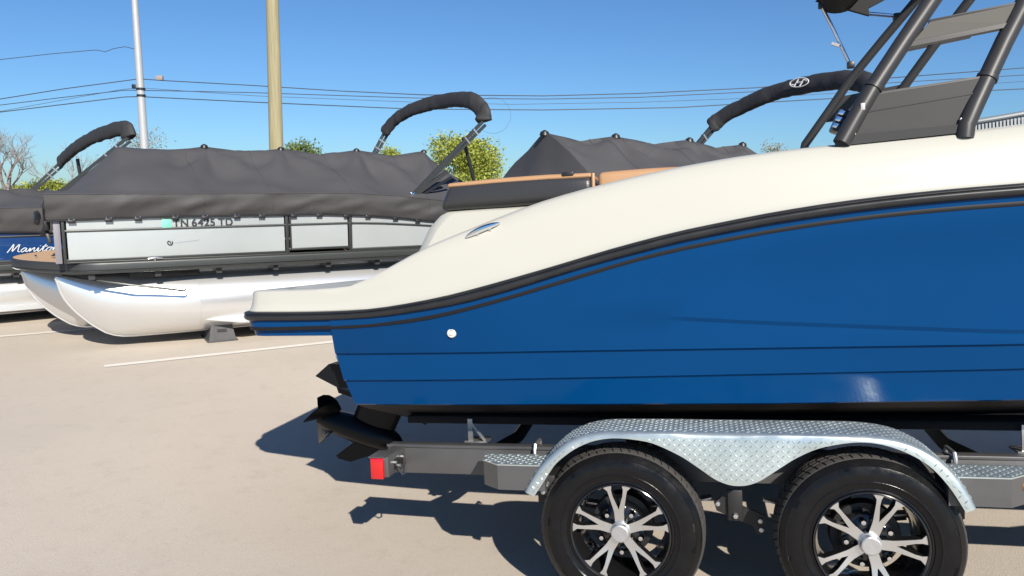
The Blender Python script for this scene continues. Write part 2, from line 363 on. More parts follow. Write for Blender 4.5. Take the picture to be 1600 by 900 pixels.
# rub rail and stripe moulding ---------------------------------
def rail_prof(t): return rb(t), rt(t)
rr_rows = []
for d, f in ((.014, 0.0), (-.002, .04), (-.012, .22), (-.016, .45), (-.014, .60), (-.009, .68), (-.014, .76), (-.011, .92), (-.001, 1.0), (.014, 1.02)):
    rr_rows.append(ring(d, (lambda f: lambda u: rb(u) + (rt(u) - rb(u)) * f)(f)))
MB().grid(rr_rows).build('rub_rail', RUBBER, boat, 60)
sr = []
for d, f in ((.030, -.5), (.0005, -.42), (-.002, 0), (.0005, .42), (.030, .5)):
    sr.append(ring((lambda d: lambda u: d + (.012 if u > -1.2 else .010) )(d), (lambda f: lambda u: st(u) + .019 * f)(f)))
MB().grid(sr).build('stripe_moulding', mat('matt_black_trim', (.012, .012, .014), .55, spec=.25), boat, 60)
# aft seat box, pads --------------------------------------------
sb = MB(); prof = [(-1.022, 1.365), (-0.993, 1.452), (-0.944, 1.534), (-0.894, 1.622), (-0.838, 1.674), (-0.802, 1.689), (-0.631, 1.692), (0.198, 1.689), (0.198, 1.362)]
rows = []
for v, sh in ((.34, .06), (.36, .02), (.40, 0.), (.6, -.06), (1.28, -.10), (1.96, -.06), (2.16, 0), (2.20, .02), (2.22, .06)):
    rows.append([(u + (sh if u < 0 else 0), v, w - (.012 if v in (.34, 2.22) and w > 1.6 else 0)) for u, w in prof])
sb.grid(rows)
for rr_, rev in ((rows[0], 1), (rows[-1], 0)): sb.add(rr_, [tuple(range(len(rr_)))])
sb.build('aft_seat_base', GEL_WHITE, boat, 50)
def cushion(name, u0, u1, v0, v1, w0, w1, m, bev, lean=0, puff=.012):
    bm = bmesh.new(); bmesh.ops.create_cube(bm, size=1)
    for v in bm.verts: v.co = Vector((u0 + (v.co.x + .5) * (u1 - u0), v0 + (v.co.y + .5) * (v1 - v0), w0 + (v.co.z + .5) * (w1 - w0)))
    bmesh.ops.bevel(bm, geom=bm.edges[:], offset=bev, segments=4, affect='EDGES', profile=.5)
    bmesh.ops.subdivide_edges(bm, edges=[e for e in bm.edges if e.calc_length() > .15], cuts=6, use_grid_fill=True)
    for v in bm.verts:
        f = (v.co.z - w0) / (w1 - w0); v.co.x += lean * f * (1 if v.co.x < (u0 + u1) / 2 else 0)
        v.co.z += puff * math.sin(math.pi * max(0, min(1, (v.co.x - u0) / (u1 - u0)))) * f + .003 * noise.noise(v.co * 9)
        v.co.y -= .01 * math.sin(math.pi * f) * (1 if v.co.y < (v0 + v1) / 2 else -1)
    me = bpy.data.meshes.new(name); bm.to_mesh(me); bm.free(); me.polygons.foreach_set('use_smooth', [True] * len(me.polygons)); me.set_sharp_from_angle(angle=R(50))
    me.materials.append(m); o = bpy.data.objects.new(name, me); C.objects.link(o); o.parent = boat; return o
o = cushion('sun_pad', -0.823, -0.097, 0.33, 2.23, 1.693, 1.808, VINYL_BLACK, .032, lean=.055); o['label'] = 'charcoal sun pad over the stern'
t2 = cushion('sun_pad_top', -0.773, -0.103, 0.34, 2.22, 1.794, 1.819, VINYL_TAN, .010, puff=.006); t2.parent = o; t2['label'] = 'tan top panel of the sun pad'
q = MB().tube([(-0.095, 0.335, 1.695), (-0.095, 0.328, 1.736), (-0.095, 0.335, 1.815)], .008, 8).build('piping', VINYL_TAN, boat)
q.parent = o
MB().box((-0.233, 0.325, 1.811), (-0.181, 0.37, 1.829), .004).build('pad_latch', BLACK_PLASTIC, boat).parent = o
o = cushion('seat_backrest', -0.073, 0.302, 0.325, 2.235, 1.695, 1.816, VINYL_TAN, .022, puff=.004); o['label'] = 'tan backrest cushion behind the sun pad'
for wv in (1.755, 1.770):
    MB().tube([(-.055, .322, wv - .004), (.1, .318, wv), (.29, .322, wv)], .0025, 6).build('piping', VINYL_TAN, o)
# cleat and white through-hull fitting ---------------------------
cm = Matrix.Translation((-0.549, .185, 1.579)) @ Matrix.Rotation(-math.atan2(.051, .149), 4, 'Y')
cl = MB(); N_ = 15
for sgn in (1,):
    pts = [(-.082 + .164 * i / N_, 0, .006 + .006 * math.sin(math.pi * i / N_)) for i in range(N_ + 1)]
    cl.tube(pts, [.003 + .011 * math.sin(math.pi * i / N_) ** .6 for i in range(N_ + 1)], 10, flat=1.5)
for x in (-.03, .03): cl.tube([(x, 0, .004), (x, .012, -.018)], .008, 8)
o = cl.build('mooring_cleat', CHROME, boat); o.matrix_local = Matrix.Translation((0, -.062, .0)) @ cm
vv = vs(-.688) + .046
MB().lathe([(0, -.012), (.009, -.011), (.012, -.004), (.015, -.008), (.019, -.006), (.0215, .0), (.0215, .02)], (-0.711, vv, 1.145), 28).build('drain_fitting', mat('white_fitting', (.82, .80, .74), .35), boat)
# trim tab bracket and ring under the platform
tb = MB().prism([(-1.514, 0.921), (-1.437, 0.98), (-1.283, 0.975), (-1.279, 0.864), (-1.39, 0.86)], lambda x, y, z: (x, z, y), .34, .62)
tb.build('trim_tab', DRIVE, boat, 20)
tri = MB(); tri.tube([(-1.397 + .026 * math.cos(R(a)), .40, 1.013 + .03 * math.sin(R(a))) for a in range(0, 361, 20)], .0055, 8, cap=False)
tri.build('stern_eye', STEEL, boat)
# sterndrive (tilted up) -----------------------------------------
def dpos(x, y, z): return (x, z, y)
dv = MB()
axis_a, axis_b = Vector((-1.997, 0.491)), Vector((-1.477, 0.335))
n = 14; pts = []; rad = []
for i in range(n + 1):
    t = i / n; p = axis_a.lerp(axis_b, t); pts.append((p.x, VC, p.y)); rad.append(.062 if t < .05 else .066 + .02 * math.sin(math.pi * t) if t < .8 else max(.012, .078 * math.sqrt(max(0, (1 - t) / .2))))
dv.tube(pts, rad, 16)
dv.build('drive_gearcase', DRIVE, boat)
lg = MB(); secs = []
for t, c, lw, th in ((0, (-1.681, 0.429), .14, .045), (.3, (-1.624, 0.547), .145, .05), (.55, (-1.577, 0.656), .16, .075), (.75, (-1.529, 0.746), .19, .10), (1, (-1.43, 0.835), .20, .11)):
    secs.append([(c[0] + lw * math.cos(a) * (1 if math.cos(a) > 0 else 1.0), VC + th * math.sin(a), c[1] - .25 * lw * math.cos(a)) for a in [2 * math.pi * k / 20 for k in range(20)]])
lg.grid(secs, closed_u=True); lg.add(secs[-1], [tuple(range(20))]); lg.build('drive_leg', DRIVE, boat)
MB().prism([(-1.833, 0.716), (-1.822, 0.681), (-1.321, 0.537), (-1.321, 0.567)], lambda x, y, z: (x, z, y), VC - .14, VC + .14).build('cavitation_plate', DRIVE, boat, 20)
MB().prism([(-1.76, 0.375), (-1.933, 0.257), (-1.917, 0.237), (-1.835, 0.218), (-1.676, 0.267), (-1.577, 0.335), (-1.6, 0.399)], lambda x, y, z: (x, z, y), VC - .012, VC + .012).build('skeg', DRIVE, boat, 20)
MB().prism([(-1.473, 0.895), (-1.291, 0.955), (-1.159, 0.547), (-1.259, 0.497), (-1.445, 0.646)], lambda x, y, z: (x, z, y), VC - .17, VC + .17).build('transom_mount', DRIVE, boat, 20)
pr = MB(); ad = (axis_b - axis_a).normalized(); ax3 = Vector((ad.x, 0, ad.y)); px_ = Vector((0, 1, 0)); py_ = ax3.cross(px_); hub = Vector((-1.982, VC, 0.486))
pr.tube([hub - ax3 * .05, hub + ax3 * .03], .05, 14)
for k in range(3):
    a0 = R(30 + 120 * k); rows = []
    for i in range(7):
        row = []
        for j in range(9):
            c_ = (j / 8 - .5) * 2; r_ = .045 + .118 * (i / 6) * math.sqrt(1 - .72 * c_ * c_); ang = a0 + c_ * (.95 - .12 * i / 6); z_ = -c_ * .085 - .03 * (i / 6)
            row.append(hub + px_ * math.cos(ang) * r_ + py_ * math.sin(ang) * r_ + ax3 * z_)
        rows.append(row)
    pr.grid(rows); pr.grid([[p + ax3 * .007 for p in rw] for rw in rows])
pr.build('propeller', PROP, boat)
# tower ----------------------------------------------------------
def tube_part(name, pts, r, m, parent, n=16, flat=1.0): return MB().tube(pts, r, n, flat=flat).build(name, m, parent)
near_rear = [(0.887, 0.15, 1.839), (0.944, 0.17, 1.935), (1.009, 0.195, 2.041), (1.13, 0.245, 2.214), (1.251, 0.3, 2.38), (1.419, 0.38, 2.6), (1.568, 0.47, 2.777)]
near_front = [(1.306, 0.15, 1.822), (1.313, 0.155, 1.87), (1.354, 0.175, 1.954), (1.398, 0.2, 2.038), (1.473, 0.24, 2.18), (1.554, 0.28, 2.321), (1.69, 0.36, 2.554), (1.831, 0.46, 2.775)]
far_rear = [(1.024, 2.4, 2.018), (1.045, 2.38, 2.118), (1.192, 2.36, 2.319), (1.338, 2.33, 2.524), (1.509, 2.27, 2.724), (1.688, 2.2, 2.927), (1.766, 2.15, 3.009)]
far_front = [(1.412, 2.4, 2.038), (1.477, 2.38, 2.18), (1.621, 2.33, 2.405), (1.796, 2.27, 2.649), (1.979, 2.2, 2.889), (2.056, 2.14, 3.007)]
tube_part('tower_leg', near_rear, .0325, TOWER_BLACK, boat); tube_part('tower_leg', near_front, .0325, TOWER_BLACK, boat)
tube_part('tower_leg', far_rear, .0275, TOWER_BLACK, boat); tube_part('tower_leg', far_front, .0285, TOWER_BLACK, boat)
tube_part('tower_crossbar', [(1.568, 0.47, 2.777), (1.616, 0.8, 2.925), (1.638, 1.28, 2.997), (1.669, 1.8, 3.019), (1.766, 2.15, 3.009)], .026, TOWER_BLACK, boat)
tube_part('tower_crossbar', [(1.831, 0.46, 2.775), (1.899, 0.8, 2.924), (1.93, 1.28, 2.995), (1.96, 1.8, 3.017), (2.056, 2.14, 3.007)], .026, TOWER_BLACK, boat)
for p, q in ((near_rear[2], near_rear[3]), (near_front[3], near_front[4])):
    a, b = Vector(p), Vector(q); tube_part('leg_collar', [a, a + (b - a).normalized() * .014], .037, TOWER_BLACK, boat)
def plate(name, pts, th, m, parent, bev=0):                      # pts (u, v, w) near face, thickness along +v
    n = len(pts); vv = [Vector(p) for p in pts] + [Vector(p) + Vector((0, th, 0)) for p in pts]
    return MB().add(vv, [tuple(range(n)), tuple(range(n, 2 * n))[::-1]] + [(i, (i + 1) % n, n + (i + 1) % n, n + i) for i in range(n)]).build(name, m, parent, 20)
lp = plate('tower_side_panel', [(0.968, 0.163, 1.953), (1.349, 0.165, 1.987), (1.286, 0.15, 1.856), (0.911, 0.15, 1.851)], .02, TOWER_PANEL, boat)
plate('tower_side_panel', [(1.026, 0.18, 2.016), (1.38, 0.18, 2.042), (1.351, 0.168, 1.988), (0.97, 0.166, 1.953)], .02, TOWER_PANEL, boat)
plate('panel_trim', [(1.021, 0.184, 2.027), (1.384, 0.184, 2.052), (1.38, 0.182, 2.043), (1.025, 0.182, 2.017)], .024, TOWER_BLACK, boat)
plate('panel_trim', [(0.875, 0.143, 1.867), (1.303, 0.143, 1.876), (1.302, 0.143, 1.845), (0.867, 0.143, 1.83)], .04, TOWER_PANEL, boat)
plate('tower_upper_plate', [(1.233, 0.268, 2.29), (1.529, 0.262, 2.318), (1.488, 0.242, 2.249), (1.17, 0.24, 2.22)], .02, TOWER_PLATE, boat)
plate('plate_trim', [(1.164, 0.236, 2.218), (1.491, 0.236, 2.248), (1.485, 0.234, 2.231), (1.153, 0.234, 2.197)], .04, TOWER_BLACK, boat)
plate('plate_trim', [(1.236, 0.272, 2.301), (1.534, 0.266, 2.328), (1.53, 0.264, 2.319), (1.234, 0.268, 2.291)], .03, TOWER_BLACK, boat)
plate('panel_seam', [(0.966, 0.1605, 1.955), (1.348, 0.1625, 1.99), (1.347, 0.1625, 1.985), (0.965, 0.1605, 1.949)], .01, BLACK_PLASTIC, boat)
plate('far_tower_plate', [(1.737, 2.26, 2.764), (2.069, 2.24, 2.803), (2.003, 2.27, 2.679), (1.652, 2.28, 2.64)], .02, TOWER_BLACK, boat)
plate('far_tower_plate', [(1.256, 2.345, 2.406), (1.626, 2.335, 2.446), (1.52, 2.36, 2.261), (1.15, 2.37, 2.253)], .02, TOWER_BLACK, boat)
for (u, v, w, m) in ((0.933, 0.146, 1.871, STEEL), (1.296, 0.146, 1.893, STEEL), (1.33, 0.142, 1.89, RIM_BLACK)):
    MB().lathe([(0, -.006), (.005, -.005), (.007, 0), (.007, .01)], (u, v, w), 14).build('bolt', m, boat)
MB().box((0.957, 0.142, 1.958), (0.973, 0.15, 1.985), .003).build('navigation_light', mat('pale_lens', (.55, .55, .54), .4), boat)
sp = MB().box((-.022, -.05, -.045), (.022, .05, .045), .01).build('tower_spotlight', BLACK_PLASTIC, boat); sp.matrix_local = Matrix.Translation((0.913, 0.32, 1.946)) @ Matrix.Rotation(R(25), 4, 'Y')
for k in range(3): MB().box((-.025, -.056, -.038 + k * .027), (.012, -.049, -.018 + k * .027), .003).build('lens', CHROME, sp)
# folded canopy on the tower, with its struts
cn = MB(); cn.tube([(1.367, 0.25, 2.897), (1.327, 0.7, 3.052), (1.295, 1.28, 3.117), (1.284, 1.9, 3.102), (1.268, 2.2, 3.047), (1.265, 2.33, 2.987)], [.13, .15, .15, .15, .145, .10], 16, flat=.62, up=(1, 0, .1))
cn.build('folded_canopy', mat('unlit_black_canopy', (.012, .012, .014), .8, 0, .3, 8), boat, 60)  # black canvas darkened further, its unlit underside put into the colour
plate('canopy_bracket', [(1.121, 2.27, 3.021), (1.205, 2.27, 3.052), (1.598, 2.27, 3.007), (1.431, 2.27, 2.934), (1.435, 2.27, 2.887)], .03, mat('unlit_black_canopy', (.012, .012, .014), .8), boat)
tube_part('canopy_strut', [(1.157, 2.29, 2.985), (1.222, 2.3, 2.843), (1.326, 2.32, 2.592)], .011, CHROME, boat, 10)
tube_part('canopy_strut', [(1.43, 2.29, 2.904), (1.589, 2.28, 2.866)], .0125, CHROME, boat, 10)
for p in ((1.326, 2.315, 2.597), (1.595, 2.28, 2.86), (1.157, 2.28, 2.989)):
    MB().box(tuple(c - .022 for c in p), tuple(c + .022 for c in p), .008).build('strut_joint', BLACK_PLASTIC, boat)
MB().bar((1.21, 2.29, 2.742), (1.256, 2.29, 2.721), .012, .018).build('strut_clip', FRAME_GREY, boat)
# windscreen: grey frame with ribbed side vent
ws = [(1.376, 0.27, 1.895), (1.444, 0.27, 1.901), (1.672, 0.29, 1.927), (2.014, 0.33, 1.978), (2.375, 0.4, 2.034)]
MB().grid([[(u, v, 1.815) for u, v, w in ws], [(u, v, w - .003) for u, v, w in ws]]).build('windscreen', GLASS_GREY, boat)
for i in range(26):
    u = 1.345 + .012 * i; w = interp([(a, c) for a, b, c in ws], u)
    MB().box((u - .0035, .262, 1.82), (u + .0035, .269, w - .012)).build('vent_slat', RIBBED, boat)
MB().tube([(u, v - .004, w + .002) for u, v, w in ws], .010, 10).build('windscreen_frame', RIBBED, boat)
MB().box((1.75, .5, 1.14), (2.2, 1.15, 1.80), .04).build('helm_console', GEL_WHITE, boat)

# ------------------------------------------------------------------ trailer
trl = empty('boat_trailer', BM)
tag(trl, 'grey tandem axle boat trailer with bright tread plate fenders', 'trailer')
def channel(v0, v1, u0, u1):
    return MB().box((u0, v0, .474), (u1, v1, .607), .006)
for v0, v1 in ((.26, .33), (2 * VC - .33, 2 * VC - .26)):
    fr = channel(v0, v1, -1.11, 2.4).build('frame_rail', TRAILER, trl)
    s = -.004 if v0 < 1 else .004; vv = v0 if v0 < 1 else v1
    MB().box((-1.112, min(vv, vv + s * 1.5), .597), (2.4, max(vv, vv + s * 1.5), .611), .002).build('rail_flange', TRAILER, fr)
    vt = (v0 + v1) / 2
    MB().bar((2.4, vt, .5405), (4.6, VC + (.06 if vt > VC else -.06), .5405), .07, .133).build('frame_rail', TRAILER, trl)
MB().box((4.4, VC - .05, .478), (6.1, VC + .05, .602), .006).build('tongue', TRAILER, trl)
MB().tube([(5.6, VC + .1, .28), (5.6, VC + .1, 1.0)], .03, 12).build('jack_post', STEEL, trl)
for u in (-.75, 1.55):
    MB().tube([(u, .30, .54), (u, .7, .44), (u, VC, .38), (u, 2 * VC - .7, .44), (u, 2 * VC - .30, .54)], .045, 4).build('crossmember', TRAILER_BLACK, trl, 20)
for v in (.60, 2 * VC - .60):
    bk = MB().box((-1.12, v - .07, .645), (3.0, v + .07, .685), .008).build('bunk', CARPET, trl)
    for u in (-.78, .55, 1.62):
        vb = v - .085 if v < VC else v + .085
        MB().box((u - .012, vb - .004, .54), (u + .012, vb + .004, .675)).build('bunk_bracket', STEEL, trl)
        MB().bar((u + .075, vb, .566), (u + .005, vb, .655), .006, .014).build('bunk_brace', STEEL, trl)
        MB().box((u - .03, min(vb, v) - .012, .558), (u + .085, max(vb, v) + .0, .566)).build('bracket_foot', STEEL, trl)
# fenders ---------------------------------------------------------
OUT = [(-0.383, 0.499), (-0.348, 0.559), (-0.296, 0.63), (-0.21, 0.705), (-0.131, 0.74), (-0.052, 0.753), (0.052, 0.756), (0.22, 0.756), (0.393, 0.755), (0.605, 0.755), (0.838, 0.755), (0.914, 0.754), (0.993, 0.746), (1.058, 0.731), (1.143, 0.685), (1.198, 0.631), (1.242, 0.567), (1.271, 0.499)]
ARC = [(-0.34, 0.484), (-0.322, 0.51), (-0.282, 0.568), (-0.247, 0.622), (-0.169, 0.682), (-0.095, 0.717), (-0.023, 0.73), (0.05, 0.732), (0.12, 0.722), (0.187, 0.696), (0.257, 0.661), (0.323, 0.615), (0.378, 0.574), (0.434, 0.553), (0.488, 0.554), (0.537, 0.572), (0.598, 0.615), (0.662, 0.661), (0.728, 0.696), (0.79, 0.718), (0.854, 0.73), (0.915, 0.731), (0.97, 0.724), (1.039, 0.7), (1.099, 0.667), (1.136, 0.635), (1.174, 0.588), (1.204, 0.541), (1.221, 0.507), (1.234, 0.483)]
def resample(poly, n):
    d = [0]
    for a, b in zip(poly, poly[1:]): d.append(d[-1] + math.hypot(b[0] - a[0], b[1] - a[1]))
    out = []
    for i in range(n + 1):
        t = d[-1] * i / n; k = 0
        while k < len(d) - 2 and d[k + 1] < t: k += 1
        f = (t - d[k]) / max(1e-9, d[k + 1] - d[k]); out.append((poly[k][0] + (poly[k + 1][0] - poly[k][0]) * f, poly[k][1] + (poly[k + 1][1] - poly[k][1]) * f))
    return out
def split(poly, ua, ub): return [p for p in poly if p[0] <= ua], [p for p in poly if ua <= p[0] <= ub], [p for p in poly if p[0] >= ub]
def three(poly, ua, ub):
    a, b, c = split(poly, ua, ub); return resample(a, 26)[:-1] + resample(b, 60)[:-1] + resample(c, 26)
def smooth2(p):
    for _ in range(3): p = [p[0]] + [((a[0] + 2 * b[0] + c[0]) / 4, (a[1] + 2 * b[1] + c[1]) / 4) for a, b, c in zip(p, p[1:], p[2:])] + [p[-1]]
    return p
OP = smooth2(three(OUT, .054, .83)); AP = smooth2(three(ARC, .051, .845))
lrp = lambda t: [(a[0] + (b[0] - a[0]) * t, a[1] + (b[1] - a[1]) * t) for a, b in zip(OP, AP)]
def lof(d):                                  # outline moved d metres towards the arch
    out = []
    for a, b in zip(OP, AP):
        L_ = math.hypot(b[0] - a[0], b[1] - a[1]); t = min(.85, d / max(L_, 1e-6)); out.append((a[0] + (b[0] - a[0]) * t, a[1] + (b[1] - a[1]) * t))
    return out
def lozenge(mb_, c, e1, e2, nn, ang, L=.015, Wd=.0042, H=.0026):
    a = e1 * math.cos(ang) + e2 * math.sin(ang); b = nn.cross(a)
    vv = [c - a * L, c - b * Wd, c + a * L, c + b * Wd, c - a * L * .45 + nn * H, c + a * L * .45 + nn * H]
    mb_.add(vv, [(0, 1, 4), (1, 2, 5), (1, 5, 4), (2, 3, 5), (3, 0, 4), (3, 4, 5)])
def inside(poly, x, y):
    r = False; j = len(poly) - 1
    for i in range(len(poly)):
        if (poly[i][1] > y) != (poly[j][1] > y) and x < (poly[j][0] - poly[i][0]) * (y - poly[i][1]) / (poly[j][1] - poly[i][1]) + poly[i][0]: r = not r
        j = i
    return r
def make_fender(side):
    F = (lambda v: v) if side > 0 else (lambda v: 2 * VC - v)
    P3 = lambda p, v: (p[0], F(v), p[1])
    rows = [[P3(p, v) for p in lof(d)] for v, d in ((.205, 0), (.10, 0), (-.004, 0), (-.016, .002), (-.024, .007), (-.028, .014), (-.030, .024))] + [[P3(p, v) for p in AP] for v in (-.030, -.024)]
    fd = MB().grid(rows).build('fender', TREADPLATE, trl, 60)
    tp = MB(); k = 0
    poly = lof(.016) + AP[::-1]
    s = .0190
    for i in range(-24, 72):
        for j in range(24, 42):
            x, y = i * s, j * s * .98
            if inside(poly, x, y) and all(inside(poly, x + dx, y + dy) for dx, dy in ((.008, .0), (-.008, 0), (0, .007), (0, -.007))):
                lozenge(tp, Vector((x, F(-.0302), y)), Vector((1, 0, 0)), Vector((0, 0, 1)), Vector((0, -1 if side > 0 else 1, 0)), R(45) if (i + j) % 2 else R(-45), .0098, .0028, .0022)
    fine = resample(OP, 96)
    for i in range(1, 96):
        a, b = Vector((fine[i - 1][0], 0, fine[i - 1][1])), Vector((fine[i + 1][0], 0, fine[i + 1][1])); t = (b - a).normalized(); up = Vector((0, 1, 0)).cross(t) * -1
        if up.z < 0 and abs(up.z) > .3: up = -up
        if up.dot(Vector((fine[i][0] - .45, 0, fine[i][1] - .3))) < 0: up = -up
        for j in range(10):
            lozenge(tp, Vector((fine[i][0], F(-.002 + .0206 * j), fine[i][1])) + up * .0004, t, Vector((0, 1, 0)), up, R(45) if (i + j) % 2 else R(-45), .0115, .0033, .0024)
    tp.build('raised_tread', TREADPLATE, fd, 20, kind='stuff')
    # inner skirt that shuts the wheel well
    MB().grid([[P3(p, .206) for p in OP], [(p[0], F(.206), max(p[1] - .07, .47)) for p in OP]]).build('inner_skirt', TRAILER_BLACK, fd)
    for u, w in ((-.305, .508), (-.318, .478), (1.188, .50), (1.20, .475)):
        MB().lathe([(0, -.014), (.008, -.012), (.012, -.004), (.012, .01)], (u, F(.05), w), 12).build('bolt', STEEL, fd)
    for u0, u1 in ((-.345, -.27), (1.155, 1.225)):
        MB().box((u0, min(F(.06), F(.2)), .46), (u1, max(F(.06), F(.2)), .545), .006).build('fender_bracket', TRAILER_BLACK, fd)
    return fd
make_fender(1); make_fender(-1)
# step pads -------------------------------------------------------
def make_step(mirror_u, side):
    F = (lambda v: v) if side > 0 else (lambda v: 2 * VC - v)
    Uf = (lambda u: u) if not mirror_u else (lambda u: .888 - u)
    poly = [(-.50, 0.), (-.30, 0.), (-.30, .165), (-.60, .165), (-.578, .062)]
    pl = [(Uf(u), F(v)) for u, v in poly]
    st_ = MB().prism(pl, lambda x, y, z: (x, y, z), .497, .599).build('step', TRAILER, trl, 20)
    cx = sum(p[0] for p in pl) / 5; cy = sum(p[1] for p in pl) / 5
    ins = [(cx + (p[0] - cx) * 1.015, cy + (p[1] - cy) * 1.015) for p in pl]
    MB().prism(ins, lambda x, y, z: (x, y, z), .5995, .6045).build('step_plate', TREADPLATE, st_, 20)
    tp = MB()
    for i in range(-40, 90):
        for j in range(-2, 120):
            x, y = i * .02, j * .02
            if inside(ins, x, y) and inside(ins, x + .012, y) and inside(ins, x - .012, y) and inside(ins, x, y + .009) and inside(ins, x, y - .009):
                lozenge(tp, Vector((x, y, .6046)), Vector((1, 0, 0)), Vector((0, 1, 0)), Vector((0, 0, 1)), R(45) if (i + j) % 2 else R(-45), .0125, .0036, .0026)
    tp.build('raised_tread', TREADPLATE, st_, 20, kind='stuff')
    MB().box((min(Uf(-.55), Uf(-.35)), min(F(.165), F(.26)), .50), (max(Uf(-.55), Uf(-.35)), max(F(.165), F(.26)), .57), .004).build('step_bracket', TRAILER_BLACK, st_)
    if mirror_u:
        MB().lathe([(0, -.01), (.012, -.008), (.018, 0)], (1.452, F(.045), .558), 16).build('marker_light', AMBER, st_)
    ub = Uf(-.392); vv_ = F(.25)
    MB().tube([(ub, F(.235), .56), (ub, F(.235), .605), (ub, F(.245), .622), (ub, F(.30), .622), (ub, F(.345), .622), (ub, F(.35), .60)], .0085, 8).build('u_bolt', STEEL, st_)
for mu in (0, 1):
    for sd_ in (1, -1): make_step(mu, sd_)
# tail lights -----------------------------------------------------
for side in (1, -1):
    F = (lambda v: v) if side > 0 else (lambda v: 2 * VC - v)
    bx = lambda u0, u1, v0, v1, w0, w1, b=.004: MB().box((u0, min(F(v0), F(v1)), w0), (u1, max(F(v0), F(v1)), w1), b)
    tl = bx(-1.083, -1.021, .062, .262, .512, .603).build('tail_light_bracket', TRAILER, trl)
    bx(-1.099, -1.036, .040, .061, .508, .605, .008).build('tail_light', RED_LENS, tl)
    bx(-1.101, -1.084, .062, .15, .508, .605, .006).build('tail_light', RED_LENS, tl)
    bx(-1.104, -1.034, .037, .155, .6055, .610, .001).build('light_hood', TRAILER, tl)
    bx(-1.0205, -1.017, .12, .22, .53, .575, .001).build('wiring_clip', TRAILER_BLACK, tl)
    for v, w in ((.12, .565), (.16, .54), (.2, .57)):
        q = MB().tube([(-1.021, F(v), w), (-1.005, F(v), w)], .007, 8).build('bolt', STEEL, tl)
    MB().tube([(-1.011, F(.14), .535), (-.998, F(.16), .50), (-1.003, F(.2), .49), (-1.013, F(.235), .52)], .005, 8).build('wire', WIRE, tl)
